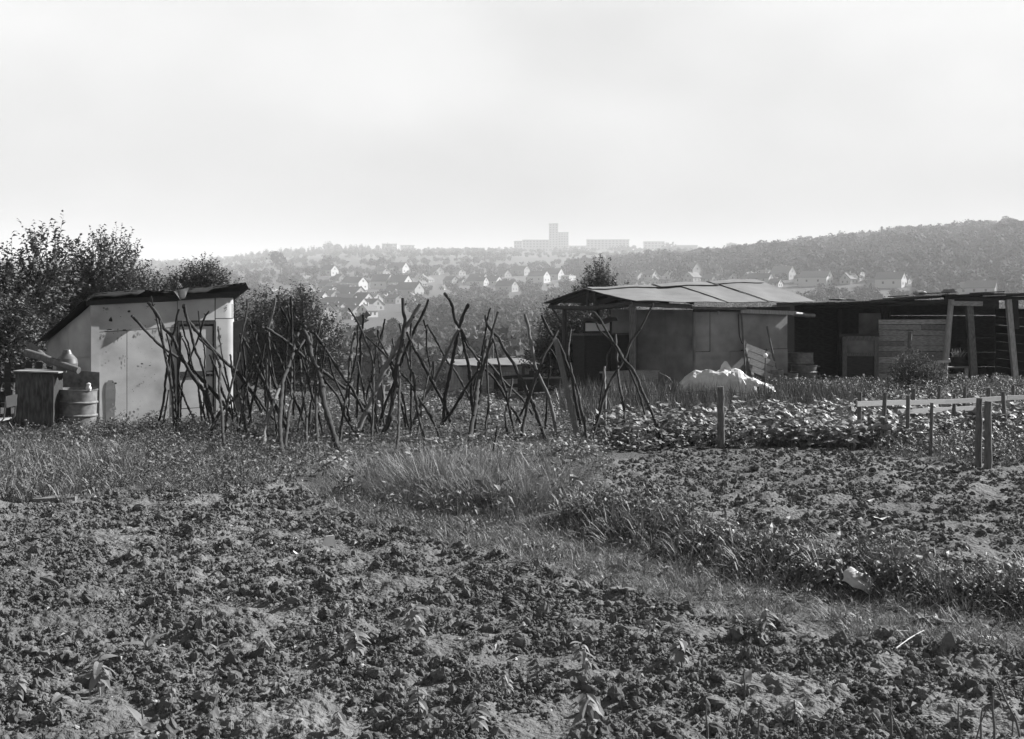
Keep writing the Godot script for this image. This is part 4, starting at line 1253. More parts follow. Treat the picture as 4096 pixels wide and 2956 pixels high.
func porch_things(hut: Node3D) -> void:
	var put := func(called: String, label: String, category: String, u: float, v: float) -> Node3D:
		var o := thing(called, label, category, hut.transform * Vector3(u, 0, v))
		o.rotation.y = hut.rotation.y
		return o
	var cb: Node3D = put.call("old_dresser", "dark old dresser in the back of the open porch", "dresser", 0.78, -1.95)
	var body := MB.new()
	body.box(Vector3(0, 0.58, 0), Vector3(1.36, 1.16, 0.42))
	part(cb, "body", body, M.dark_wood)
	var top := MB.new()
	top.box(Vector3(0, 1.175, 0), Vector3(1.44, 0.035, 0.48))
	part(cb, "top", top, M.post_wood)
	for x in [-0.34, 0.34]:
		var d := MB.new()
		d.box(Vector3(x, 0.62, 0.222), Vector3(0.62, 0.8, 0.02))
		part(cb, "door", d, M.dark_wood)
	var wf: Node3D = put.call("window_sash", "old white window sash standing on the dresser under a cloth", "window", 0.62, -1.95)
	wf.position.y = 1.195
	for b in [[0.0, 0.03, 0.78, 0.05], [0.0, 0.26, 0.78, 0.05], [-0.37, 0.145, 0.04, 0.2], [0.37, 0.145, 0.04, 0.2]]:
		var m := MB.new()
		m.box(Vector3(b[0], b[1], 0), Vector3(b[2], b[3], 0.04))
		part(wf, "frame", m, M.dark_wood)
	var pane := MB.new()
	pane.box(Vector3(0, 0.145, -0.005), Vector3(0.69, 0.18, 0.012))
	part(wf, "panel", pane, M.white_paint)
	var cloth := MB.new()
	var g := []
	for i in 5:
		var line := []
		for j in 12:
			line.append(Vector3(-0.46 + 0.085 * j, 0.31 + 0.04 * sin(j * 0.7 + 0.5) - (0.07 if i == 4 else 0.0), -0.12 + 0.06 * i))
		g.append(line)
	cloth.sheet(g, 0.006)
	var cl: Node3D = put.call("folded_cloth", "grey folded cloth draped along the top of the window sash", "cloth", 0.62, -1.95)
	cl.position.y = 1.195
	part(cl, "cloth", cloth, M.dull_panel)
	var bench: Node3D = put.call("porch_bench", "rough plank bench in front of the dresser in the porch", "bench", 0.55, -0.75)
	for b in [[0.36, 0.16, 0.3, 0.03], [0.2, 0.1, 0.28, 0.03]]:
		var m := MB.new()
		m.box(Vector3(0, b[0] - b[1] * 0.3, b[2] * 0.5), Vector3(1.3, b[1], b[3]))
		part(bench, "front_board", m, M.old_wood)
	var st := MB.new()
	st.box(Vector3(0, 0.41, 0), Vector3(1.35, 0.035, 0.36))
	part(bench, "seat", st, M.old_wood)
	for x in [-0.55, 0.5]:
		var m := MB.new()
		m.box(Vector3(x, 0.15, 0.02), Vector3(0.2, 0.5, 0.26))
		part(bench, "leg", m, M.old_wood)
	# things before the front wall
	var pl: Node3D = put.call("wooden_pallet", "broken wooden pallet leaning on the hut front wall", "pallet", 3.45, 0.3)
	for k in 4:
		plank_part(pl, "slat", Vector3(-0.42, 0.93 - 0.16 * k, -0.12 + 0.06 * k), Vector3(0.42, 0.68 - 0.17 * k, -0.12 + 0.06 * k), 0.018, 0.13, M.old_wood, Vector3(0, 0, 1))
	for x in [-0.38, 0.36]:
		plank_part(pl, "batten", Vector3(x - 0.03, 0.95 - 0.3 * x, -0.17), Vector3(x + 0.06, -0.1, 0.12), 0.03, 0.07, M.old_wood, Vector3(0, 0, 1))
	for s in [[3.0, 1.62, 2.9, 0.12, 0.28, "dark stick leaning on the hut wall left of the pallet"], [3.78, 1.35, 3.95, 0.1, 0.3, "forked stick leaning on the hut wall right of the pallet"]]:
		var o: Node3D = put.call("leaning_stick", s[5], "stick", s[2], 0.35)
		log_part(o, "shaft", Vector3(s[0] - s[2], s[1], -0.27), Vector3(0, -0.1, 0), 0.02, M.post_wood)
	var hose: Node3D = put.call("hanging_hose", "thin black hose hanging in a loop on the hut wall", "hose", 2.95, 0.05)
	var hm := MB.new()
	hm.tube(PackedVector3Array([Vector3(0, 1.62, 0), Vector3(-0.02, 1.4, 0.02), Vector3(0, 1.15, 0.02), Vector3(0.06, 1.0, 0.03), Vector3(0.12, 0.95, 0.05)]), PackedFloat32Array([0.01, 0.01, 0.01, 0.01, 0.01]), 6)
	part(hose, "tube", hm, M.black_rubber)
	var wl: Node3D = put.call("wire_loop", "curl of pale wire hanging in front of the porch wall", "wire", 1.15, 0.02)
	var wm := MB.new()
	var wp := PackedVector3Array()
	for q in [[2638, 1490], [2650, 1497], [2665, 1503], [2678, 1512], [2688, 1527], [2684, 1540], [2670, 1543], [2662, 1533], [2668, 1522]]:
		wp.append(hut.basis.inverse() * (at(q[0], q[1], 24.9) - wl.position))
	var wr := PackedFloat32Array()
	wr.resize(wp.size()); wr.fill(0.006)
	wm.tube(wp, wr, 5)
	part(wl, "wire", wm, M.cord)

# ---------------------------------------------------------------- between the hut and the lean-to
func yard() -> void:
	rng.seed = 820
	var base := Vector3(4.15, 0, -23.3)
	var t := thing("plastic_bundle", "long bundle wrapped in crumpled white plastic before the hut", "bundle", base)
	var g := []
	var rows := 30
	var cols := 15
	for i in rows + 1:
		var line := []
		var u := float(i) / rows
		for j in cols + 1:
			var a := PI * j / cols
			var wide := 0.36 * pow(sin(clampf(u * 1.05, 0.02, 0.98) * PI), 0.3) * lerpf(1.0, 0.7, u)
			var tall := 0.6 * pow(sin(clampf(u * 0.94 + 0.03, 0.0, 1.0) * PI), 0.3) * (lerpf(1.0, 0.72, smoothstep(0.55, 0.75, u))) * (1.0 + 0.07 * sin(u * 11.0))
			var p := Vector3(-0.9 + 1.84 * u, pow(sin(a), 0.55) * tall, signf(cos(a)) * pow(absf(cos(a)), 0.6) * wide)
			var crease := rng.randf_range(-1, 1) * 0.012 + 0.03 * sin(i * 0.9 + j * 0.5) * sin(i * 0.37 - j * 0.8)
			p += Vector3(rng.randf_range(-1, 1) * 0.012, crease * maxf(0.2, sin(a)) + rng.randf_range(-1, 1) * 0.006, cos(a) * crease)
			if j == 0 or j == cols:
				p.y = -0.05
			line.append(p)
		g.append(line)
	var mb := MB.new()
	for i in rows:
		for j in cols:
			if (i + j) % 2 == 0:
				mb.tri(g[i][j], g[i + 1][j], g[i + 1][j + 1]); mb.tri(g[i][j], g[i + 1][j + 1], g[i][j + 1])
			else:
				mb.tri(g[i][j], g[i + 1][j], g[i][j + 1]); mb.tri(g[i + 1][j], g[i + 1][j + 1], g[i][j + 1])
	part(t, "cover", mb, M.plastic_sheet)
	var sc := MB.new()
	sc.sheet([[Vector3(-0.12, 0.5, -0.05), Vector3(0.02, 0.52, 0.0), Vector3(0.12, 0.52, -0.04)], [Vector3(-0.08, 0.66, -0.02), Vector3(0.03, 0.68, 0.05), Vector3(0.1, 0.6, 0.0)], [Vector3(-0.02, 0.74, 0.0), Vector3(0.02, 0.73, 0.03), Vector3(0.08, 0.64, 0.02)]], 0.003)
	part(t, "loose_corner", sc, M.plastic_sheet)
	drum("metal_drum", "ribbed grey metal drum beside the right end of the hut", Vector3(6.66, 0, -27.75), 0.3, 0.72, M.drum_metal)
	drum("half_drum", "dark shorter drum standing in front of the ribbed drum", Vector3(6.62, 0, -27.2), 0.29, 0.46, M.dark_metal)
	drum("metal_tub", "small pale ribbed tub near the white plastic bundle", Vector3(5.8, 0, -26.4), 0.17, 0.4, M.drum_metal)
	drum("metal_tub", "small dark tub between the pale tub and the drums", Vector3(6.15, 0, -26.5), 0.16, 0.31, M.dark_metal)
	var sp := thing("stick_pile", "loose pile of thin sticks lying behind the drums", "sticks", Vector3(6.3, 0, -28.6))
	for k in 16:
		var y := 0.06 + 0.4 * rng.randf()
		log_part(sp, "stick", Vector3(rng.randf_range(-1.6, -0.9), y, rng.randf_range(-0.2, 0.3)), Vector3(rng.randf_range(0.3, 1.1), y + rng.randf_range(-0.12, 0.12), rng.randf_range(-0.2, 0.3)), rng.randf_range(0.01, 0.018), M.bleached_wood)
	for x in [-0.9, 0.2]:
		log_part(sp, "bearer", Vector3(x, -0.05, 0.0), Vector3(x + 0.05, 0.42, 0.05), 0.06, M.bark)
	# stake with a ball on it, and two slats crossed at its foot
	var s0 := spot(3052, 1668)
	var k := thing("ball_stake", "thin iron stake topped with a small white ball in the onion bed", "stake", s0)
	var m2 := MB.new()
	m2.tube(PackedVector3Array([Vector3(0, -0.1, 0), Vector3(0.03, 0.5, 0), Vector3(0.04, 1.0, 0)]), PackedFloat32Array([0.012, 0.011, 0.011]), 6)
	part(k, "rod", m2, M.dark_metal)
	var m3 := MB.new()
	m3.lathe(Vector3(0.04, 1.0, 0), [[0.0, -0.04], [0.02, -0.03], [0.035, 0.0], [0.03, 0.025], [0.012, 0.04], [0.0, 0.045]], 12)
	part(k, "ball", m3, M.white_paint)
	var m4 := MB.new()
	m4.tube(PackedVector3Array([Vector3(0.04, 1.04, 0), Vector3(0.06, 1.09, 0), Vector3(0.055, 1.12, 0), Vector3(0.035, 1.1, 0), Vector3(0.045, 1.05, 0)]), PackedFloat32Array([0.005, 0.005, 0.005, 0.005, 0.005]), 5)
	part(k, "hook", m4, M.wire)
	for q in [[-0.1, 0.5, "slat with pointed top leaning left at the ball stake"], [0.09, 0.42, "slat leaning right at the foot of the ball stake"]]:
		var o := thing("split_lath", q[2], "lath", s0 + Vector3(0, 0, 0.06))
		plank_part(o, "strip", Vector3(0, -0.08, 0), Vector3(q[0], q[1], 0), 0.035, 0.012, M.post_wood, Vector3.RIGHT)

# ---------------------------------------------------------------- the dark lean-to
func lean_to() -> void:
	rng.seed = 830
	var t := thing("lean_to", "long dark lean-to of old boards with an open front", "shed", Vector3(9.5, 0, -29.5))
	var o := t.position
	var L := func(x: float, y: float, d: float) -> Vector3: return Vector3(x - o.x, y, -d - o.z)
	# posts
	log_part(t, "post", L.call(10.1, -0.15, 28.15), L.call(10.33, 1.95, 28.2), 0.075, M.bleached_wood)
	var sq := MB.new()
	sq.beam(L.call(10.87, -0.15, 28.2), L.call(10.74, 1.83, 28.2), 0.15, 0.13, Vector3.RIGHT)
	part(t, "post", sq, M.post_wood)
	var sq2 := MB.new()
	sq2.beam(L.call(11.85, -0.15, 28.2), L.call(11.68, 1.95, 28.25), 0.12, 0.12, Vector3.RIGHT)
	part(t, "post", sq2, M.bleached_wood)
	plank_part(t, "header", L.call(10.28, 1.86, 28.1), L.call(11.02, 1.85, 28.1), 0.03, 0.11, M.old_wood, Vector3(0, 0, 1))
	plank_part(t, "sill", L.call(10.95, 0.05, 27.95), L.call(11.75, 0.06, 27.95), 0.1, 0.07, M.bleached_wood, Vector3(0, 0, 1))
	log_part(t, "post", L.call(9.05, -0.1, 29.3), L.call(9.05, 1.8, 29.3), 0.07, M.dark_wood)
	log_part(t, "post", L.call(8.0, -0.1, 29.3), L.call(8.0, 1.75, 29.3), 0.06, M.dark_wood)
	# front beam carrying the roof
	log_part(t, "beam", L.call(6.95, 1.76, 28.7), L.call(10.3, 1.9, 28.3), 0.06, M.dark_wood)
	log_part(t, "beam", L.call(10.2, 1.97, 28.3), L.call(12.1, 1.98, 28.3), 0.05, M.dark_wood)
	# walls: back planks with gaps of daylight on the right, closed on the left
	var y := 0.0
	var k := 0
	while y < 1.72:
		var h := rng.randf_range(0.17, 0.23)
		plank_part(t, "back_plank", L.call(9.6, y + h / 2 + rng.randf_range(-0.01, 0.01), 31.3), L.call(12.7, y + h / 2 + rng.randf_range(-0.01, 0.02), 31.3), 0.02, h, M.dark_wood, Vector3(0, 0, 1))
		y += h + (rng.randf_range(0.002, 0.007) if y > 0.8 else -0.005)
		k += 1
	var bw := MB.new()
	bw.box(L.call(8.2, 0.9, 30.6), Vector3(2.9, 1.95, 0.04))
	part(t, "back_wall", bw, M.shade_dark_boards)  # wall colour darkened to stand for the shade under the roof
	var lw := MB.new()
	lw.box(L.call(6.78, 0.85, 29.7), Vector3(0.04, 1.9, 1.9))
	part(t, "left_wall", lw, M.shade_dark_boards)
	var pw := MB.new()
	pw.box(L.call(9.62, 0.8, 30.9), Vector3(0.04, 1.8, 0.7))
	part(t, "inner_wall", pw, M.shade_dark_boards)
	for i in 8:
		var yy := 0.11 + 0.215 * i
		plank_part(t, "end_plank", L.call(12.45, yy, 28.5), L.call(12.6, yy + 0.01, 31.25), 0.02, 0.21, M.dark_wood, Vector3.RIGHT)
	var hs := MB.new()
	hs.hexa([L.call(11.78, 1.27, 28.32), L.call(11.98, 1.25, 28.34), L.call(11.98, 1.25, 28.33), L.call(11.78, 1.27, 28.31), L.call(11.78, 1.95, 28.32), L.call(11.95, 1.95, 28.34), L.call(11.95, 1.95, 28.33), L.call(11.78, 1.95, 28.31)])
	part(t, "hanging_felt", hs, M.tar_paper)
	# roof of loose boards and felt, front to back
	var x := 6.85
	while x < 12.3:
		var w := rng.randf_range(0.22, 0.5)
		var front := lerpf(1.84, 1.9, clampf((x - 6.9) / 2.0, 0, 1)) + 0.15 * smoothstep(8.6, 10.2, x) + rng.randf_range(-0.012, 0.03)
		var edge := 28.05 + rng.randf_range(-0.15, 0.25) - 0.8 * (1.0 - smoothstep(7.8, 8.6, x))
		var mb := MB.new()
		var tw := rng.randf_range(-0.015, 0.02)
		mb.hexa([L.call(x, front, edge), L.call(x + w, front + tw, edge), L.call(x + w, front - 0.06, 31.6), L.call(x, front - 0.06, 31.6), L.call(x, front + 0.028, edge), L.call(x + w, front + tw + 0.028, edge), L.call(x + w, front - 0.03, 31.6), L.call(x, front - 0.03, 31.6)])
		part(t, "roof_board", mb, M.dark_wood)
		x += w - 0.03
	for b in [[8.9, 9.35, 2.02, 28.3], [9.6, 10.3, 2.09, 28.2], [10.9, 11.7, 2.1, 28.5], [11.2, 12.2, 2.07, 28.0], [7.5, 8.1, 1.95, 28.3]]:
		plank_part(t, "loose_board", L.call(b[0], b[2], b[3]), L.call(b[1], b[2] + rng.randf_range(-0.02, 0.04), b[3] + 0.1), 0.14, 0.025, M.dark_wood)
	for b in [[11.0, 11.5, 2.03], [9.4, 10.0, 2.03]]:
		plank_part(t, "loose_board", L.call(b[0], b[2], 28.0), L.call(b[1], b[2] + 0.02, 27.98), 0.1, 0.02, M.bleached_wood)
	# plank wall
	var wall := thing("plank_wall", "weathered wall of short horizontal planks in front of the lean-to", "wall", Vector3(8.72, 0, -28.55))
	y = -0.05
	k = 0
	while y < 1.4:
		var h := rng.randf_range(0.1, 0.15)
		var cut := rng.randf_range(0.5, 1.1)
		for s in [[0.0, cut - 0.004], [cut, 1.6]]:
			if k % 3 == 2 and s[0] > 0.0:
				continue
			plank_part(wall, "plank", Vector3(s[0], y + h / 2 + rng.randf_range(-0.006, 0.006), rng.randf_range(-0.006, 0.006)), Vector3(1.6 if k % 3 == 2 else s[1], y + h / 2 + rng.randf_range(-0.012, 0.012), rng.randf_range(-0.006, 0.006)), 0.02, h - rng.randf_range(0.004, 0.016), [M.old_wood, M.old_wood_dark, M.old_wood_pale][rng.randi() % 3], Vector3(0, 0, 1))
		y += h
		k += 1
	for xx in [0.06, 1.5]:
		plank_part(wall, "batten", Vector3(xx, -0.1, -0.03), Vector3(xx, 1.38, -0.03), 0.05, 0.03, M.dark_wood)
	# old panelled door stood in the opening
	var dr := thing("old_door", "old panelled wooden door stood upright in the lean-to opening", "door", Vector3(8.16, 0, -28.1))
	for b in [[-0.37, 0.5, 0.1, 1.14], [0.37, 0.5, 0.1, 1.14]]:
		plank_part(dr, "stile", Vector3(b[0], -0.08, 0), Vector3(b[0], 1.08, 0), b[2], 0.04, M.post_wood, Vector3.RIGHT)
	for b in [[1.04, 0.1], [0.66, 0.07], [0.06, 0.14]]:
		plank_part(dr, "rail", Vector3(-0.33, b[0], 0.002), Vector3(0.33, b[0], 0.002), 0.04, b[1], M.post_wood, Vector3(0, 0, 1))
	for b in [[0.85, 0.3, M.dull_panel], [0.37, 0.5, M.dark_wood]]:
		var mb := MB.new()
		mb.box(Vector3(0, b[0], -0.008), Vector3(0.64, b[1], 0.015))
		part(dr, "panel", mb, b[2])
	plank_part(dr, "top_board", Vector3(-0.5, 1.1, -0.01), Vector3(0.44, 1.12, -0.01), 0.03, 0.09, M.dark_wood, Vector3(0, 0, 1))
	var pp := thing("hardboard_panel", "grey hardboard panel standing behind the old door", "panel", Vector3(8.65, 0, -29.0))
	var pm := MB.new()
	pm.box(Vector3(0, 0.8, 0), Vector3(0.54, 1.64, 0.012))
	part(pp, "sheet", pm, M.dull_panel)
	# weights on the roof
	var st := thing("rubble_stone", "pale lump of rubble weighing down the lean-to roof", "stone", Vector3(9.68, 2.06, -28.5), "weights on the lean-to roof")
	shared(st, "stone", clod_mesh(5), M.pebble, Transform3D(Basis.from_scale(Vector3(0.34, 0.16, 0.2)), Vector3(0, 0.04, 0)))
	var br := thing("roof_block", "dark concrete block weighing down the lean-to roof", "block", Vector3(10.37, 2.1, -28.5), "weights on the lean-to roof")
	var bm := MB.new()
	bm.hexa([Vector3(-0.15, 0, -0.1), Vector3(0.15, 0, -0.1), Vector3(0.15, 0, 0.1), Vector3(-0.15, 0, 0.1), Vector3(-0.1, 0.09, -0.09), Vector3(0.09, 0.1, -0.09), Vector3(0.09, 0.1, 0.09), Vector3(-0.1, 0.09, 0.09)])
	part(br, "block", bm, M.brick)
	var br2 := thing("roof_rag", "small pale rag on the roof where the lean-to meets the hut", "rag", Vector3(7.75, 1.93, -28.4), "weights on the lean-to roof")
	shared(br2, "cloth", clod_mesh(8), M.pebble, Transform3D(Basis.from_scale(Vector3(0.3, 0.07, 0.15)), Vector3(0, 0.02, 0)))
	# things under the roof
	var stool := thing("work_table", "low pale table under the lean-to roof", "table", Vector3(10.5, 0, -28.75))
	plank_part(stool, "top", Vector3(-0.3, 0.33, 0), Vector3(0.55, 0.33, 0), 0.3, 0.025, M.old_wood, Vector3(0, 0, 1))
	for xx in [-0.18, 0.35]:
		plank_part(stool, "leg", Vector3(xx, -0.05, 0.1), Vector3(xx, 0.315, 0.1), 0.09, 0.03, M.bleached_wood, Vector3.RIGHT)
	plank_part(stool, "stretcher", Vector3(-0.14, 0.13, 0.1), Vector3(0.31, 0.13, 0.1), 0.02, 0.08, M.bleached_wood, Vector3(0, 0, 1))
	drum("metal_drum", "ribbed drum half hidden behind the bleached lean-to post", Vector3(10.52, 0, -29.3), 0.15, 0.75, M.drum_metal)
	var crate := thing("plant_crate", "dark crate of pale dry stalks under the lean-to roof", "crate", Vector3(10.92, 0, -29.4))
	var cm := MB.new()
	cm.box(Vector3(0, 0.27, 0), Vector3(0.28, 0.56, 0.26))
	part(crate, "box", cm, M.dark_wood)
	shared(crate, "stalks", grass_mesh(61, 40, 0.3, 0.12, 0.02, 0.5, 0.3), M.dry_grass, Transform3D(Basis(), Vector3(0, 0.53, 0)))
	var can := thing("food_can", "small pale box on the sill under the lean-to", "box", Vector3(11.22, 0.085, -27.95))
	var cn := MB.new()
	cn.box(Vector3(0, 0.045, 0), Vector3(0.1, 0.085, 0.07), Basis(Vector3.UP, 0.4))
	part(can, "carton", cn, M.paper)
	var stk := thing("wooden_stake", "round stake standing before the plank wall above the bush", "stake", Vector3(9.05, 0, -27.3))
	log_part(stk, "shaft", Vector3(0, -0.1, 0), Vector3(0.0, 1.22, 0), 0.05, M.post_wood)
	var wb := thing("white_board", "short white board nailed level beside the bush", "board", Vector3(9.95, 0, -27.6))
	plank_part(wb, "plank", Vector3(-0.25, 0.51, 0), Vector3(0.14, 0.53, 0), 0.02, 0.055, M.rail_wood, Vector3(0, 0, 1))
	plank_part(wb, "stake", Vector3(0.0, -0.1, -0.02), Vector3(0.0, 0.52, -0.02), 0.04, 0.02, M.post_wood)
	plank_part(wb, "plank", Vector3(-0.08, 0.32, 0), Vector3(0.08, 0.31, 0), 0.02, 0.06, M.rail_wood, Vector3(0, 0, 1))
	# the neighbour's shed at the right edge
	var n := thing("garden_shed", "neighbouring low shed with a pale roof cut by the right edge", "shed", Vector3(14.9, 0, -34.0))
	var wm := MB.new()
	wm.box(Vector3(0.2, 0.45, 0), Vector3(1.5, 1.1, 1.6))
	part(n, "wall", wm, M.board_sheet)
	var rm := MB.new()
	rm.hexa([Vector3(-0.95, 0.98, 1.0), Vector3(1.4, 1.02, 1.0), Vector3(1.4, 1.25, -0.9), Vector3(-0.95, 1.2, -0.9), Vector3(-0.95, 1.02, 1.0), Vector3(1.4, 1.06, 1.0), Vector3(1.4, 1.29, -0.9), Vector3(-0.95, 1.24, -0.9)])
	part(n, "roof", rm, M.felt_roof)
	var ps := MB.new()
	ps.box(Vector3(-0.6, 0.45, 0.85), Vector3(0.3, 1.05, 0.1))
	part(n, "door", ps, M.dark_wood)

# ---------------------------------------------------------------- fences
func fences() -> void:
	rng.seed = 840
	var f := thing("rail_fence", "low fence of rough posts with two long pale rails", "fence", spot(3700, 1770))
	# [px at foot, py foot, px top, py top, width px]
	for p in [[3434, 1776, 3440, 1568, 15], [3522, 1784, 3542, 1570, 15], [3630, 1787, 3632, 1580, 14], [3722, 1825, 3727, 1612, 12], [3815, 1735, 3817, 1576, 13], [4025, 1738, 4011, 1567, 14], [3644, 1738, 3655, 1553, 14], [3752, 1707, 3758, 1542, 13], [3852, 1707, 3860, 1547, 12], [3953, 1705, 3954, 1550, 16], [4043, 1693, 4053, 1540, 13]]:
		var a := spot(p[0], p[1])
		var b := at(p[2], p[3], -a.z)
		log_part(f, "post", a - f.position - Vector3(0, 0.15, 0), b - f.position, p[4] / FOCAL * -a.z * 0.6, M.post_wood)
	for r in [[3428, 1616, 3566, 1611, 0], [3520, 1612, 3640, 1609, 0], [3636, 1611, 3780, 1606, 0], [3776, 1607, 3920, 1600, 0], [3924, 1599, 4026, 1592, 0], [4028, 1591, 4230, 1584, 0], [3590, 1646, 3676, 1644, 1], [3672, 1644, 3900, 1632, 1], [3896, 1632, 3976, 1625, 1], [3972, 1625, 4230, 1611, 1]]:
		var ends := []
		for e in [0, 2]:
			var d: float = (15.65 + (r[e] - 3434.0) * 0.00373 if r[4] == 0 else 16.7 + (r[e] - 3590.0) * 0.0044) + (0.02 if e == 0 else 0.0)
			ends.append(at(r[e], r[e + 1], d - 0.12) - f.position)
		plank_part(f, "rail", ends[0], ends[1], 0.018, 0.066, M.rail_wood, Vector3(0.5, 0, 0.8))
	for p in [[3913, 1872, 3916, 1590, 27, "dark rough gate post, left one of the close pair"], [3951, 1876, 3953, 1603, 30, "dark rough gate post, right one of the close pair"], [2884, 1788, 2884, 1548, 30, "lone weathered fence post carrying two wires beside the squash bed"]]:
		var a := spot(p[0], p[1])
		var b := at(p[2], p[3], -a.z)
		var o := thing("fence_post", p[5], "post", a, "single fence posts")
		log_part(o, "shaft", Vector3(0, -0.15, 0), b - a, p[4] / FOCAL * -a.z * 0.5, M.post_wood)
	# wires
	var w := thing("fence_wire", "two thin sagging wires strung from the lone post to the rail fence", "wire", spot(2884, 1788))
	for l in [[2884, 1562, 3438, 1606], [2884, 1680, 3438, 1720], [2884, 1560, 2180, 1590], [2884, 1682, 2180, 1690]]:
		var mb := MB.new()
		var pts := PackedVector3Array()
		var rad := PackedFloat32Array()
		for i in 12:
			var u := i / 11.0
			pts.append(at(lerpf(l[0], l[2], u), lerpf(l[1], l[3], u) + 6.0 * sin(u * PI), lerpf(15.5, 15.7 if l[2] > 3000 else 19.0, u)) - w.position)
			rad.append(0.0035)
		mb.tube(pts, rad, 4, false)
		part(w, "wire", mb, M.wire)
	# wire netting at the back of the plot
	var n := thing("netting_fence", "low wire netting fence along the edge of the slope", "fence", Vector3(-2.7, -0.2, -28.0))
	var net := MB.new()
	var x := -3.0
	while x < 3.0:
		net.tube(PackedVector3Array([Vector3(x, -0.05, 0), Vector3(x, 0.47, 0)]), PackedFloat32Array([0.0028, 0.0028]), 3, false)
		x += 0.075
	for i in 8:
		net.tube(PackedVector3Array([Vector3(-3, 0.47 - 0.07 * i, 0), Vector3(0, 0.46 - 0.07 * i, 0), Vector3(3, 0.47 - 0.07 * i, 0)]), PackedFloat32Array([0.0028, 0.0028, 0.0028]), 3, false)
	part(n, "netting", net, M.wire).set_meta("kind", "stuff")
	for xx in [-2.95, -1.75, -0.35, 0.85, 1.9, 2.95]:
		log_part(n, "post", Vector3(xx, -0.2, 0.03), Vector3(xx + 0.02, rng.randf_range(0.5, 0.75), 0.03), 0.04, M.bark)
	# wires on the left behind the shed
	var bw := thing("clothes_wires", "three dark wires strung level between the shed board and the bush", "wire", Vector3(-4.0, 0, -22.5))
	for y in [0.75, 0.6, 0.45]:
		var mb := MB.new()
		mb.tube(PackedVector3Array([Vector3(-0.6, y - 0.02, 0), Vector3(0.2, y - 0.03, 0), Vector3(0.95, y + 0.02, 0)]), PackedFloat32Array([0.006, 0.006, 0.006]), 4)
		part(bw, "wire", mb, M.wire)
	for xx in [-0.6, 0.95]:
		log_part(bw, "post", Vector3(xx, -0.1, 0), Vector3(xx, 0.82, 0), 0.025, M.bark)
	# dark gate and trough
	var g := thing("plank_gate", "dark plank gate between posts at the back of the plot", "gate", Vector3(0.15, -0.15, -26.5))
	for p in [[-0.5, 0.55], [0.28, 0.5], [0.05, 0.35]]:
		var mb := MB.new()
		mb.box(Vector3(p[0], p[1] / 2 - 0.1, 0), Vector3(0.11 if p[1] > 0.4 else 0.07, p[1] + 0.25, 0.06))
		part(g, "post", mb, M.dark_wood)
	for y in [0.36, 0.17]:
		plank_part(g, "rail", Vector3(-0.5, y, 0.04), Vector3(0.3, y + 0.05, 0.04), 0.025, 0.08, M.dark_wood, Vector3(0, 0, 1))
	var tr := thing("plank_trough", "dark plank trough on the ground beside the hut porch", "trough", Vector3(0.62, 0, -25.2))
	for b in [[0.12, 0.0, 0.26], [0.12, -0.34, 0.26]]:
		plank_part(tr, "side", Vector3(-0.5, b[0], b[1]), Vector3(0.52, b[0] + 0.02, b[1]), 0.025, b[2], M.dark_wood, Vector3(0, 0, 1))
	plank_part(tr, "cover", Vector3(-0.4, 0.27, -0.16), Vector3(0.55, 0.29, -0.16), 0.36, 0.02, M.post_wood, Vector3(0, 0, 1))
	# low shed down the slope
	var s := thing("garden_shed", "low shed with a flat pale roof beyond the wire netting", "shed", Vector3(-0.5, -2.0, -40.0))
	s.rotation.y = deg_to_rad(18)
	var wm := MB.new()
	wm.box(Vector3(0.1, 0.75, -1.0), Vector3(2.6, 2.0, 2.0))
	part(s, "wall", wm, M.board_sheet)
	for xx in [-0.7, 0.1, 0.75]:
		var dm := MB.new()
		dm.box(Vector3(xx, 0.75, 0.012), Vector3(0.02, 1.9, 0.02))
		part(s, "batten", dm, M.dark_wood)
	var g2 := []
	for i in 4:
		var line := []
		for j in 15:
			line.append(Vector3(-1.45 + 0.215 * j, 1.82 + 0.1 * i / 3.0 + 0.015 * sin(j * 1.3) + 0.02 * rng.randf(), 0.25 - 0.85 * i))
		g2.append(line)
	var rm := MB.new()
	rm.sheet(g2, 0.03)
	part(s, "roof", rm, M.felt_roof)

# ---------------------------------------------------------------- young plants, stalks and litter in the foreground
func fine_leaf(width: float, droop: float, lobed := false) -> ArrayMesh:   # one leaf a metre long along +z, folded on its midrib
	var mb := MB.new()
	var rows := 6
	for s in [-1.0, 1.0]:
		for i in rows:
			var q := []
			for k in [i, i + 1]:
				var u: float = k / float(rows)
				var w := width * pow(sin(PI * pow(u, 0.8)), 0.9) * 0.5 * (1.0 + (0.25 * sin(u * 14.0) if lobed else 0.0))
				var y := -droop * u * u + 0.12 * u
				q.append(Vector3(0, y, u))
				q.append(Vector3(s * w, y + w * 0.35, u - w * 0.15))
			if s > 0:
				mb.quad(q[0], q[1], q[3], q[2])
			else:
				mb.quad(q[0], q[2], q[3], q[1])
	return mb.mesh()

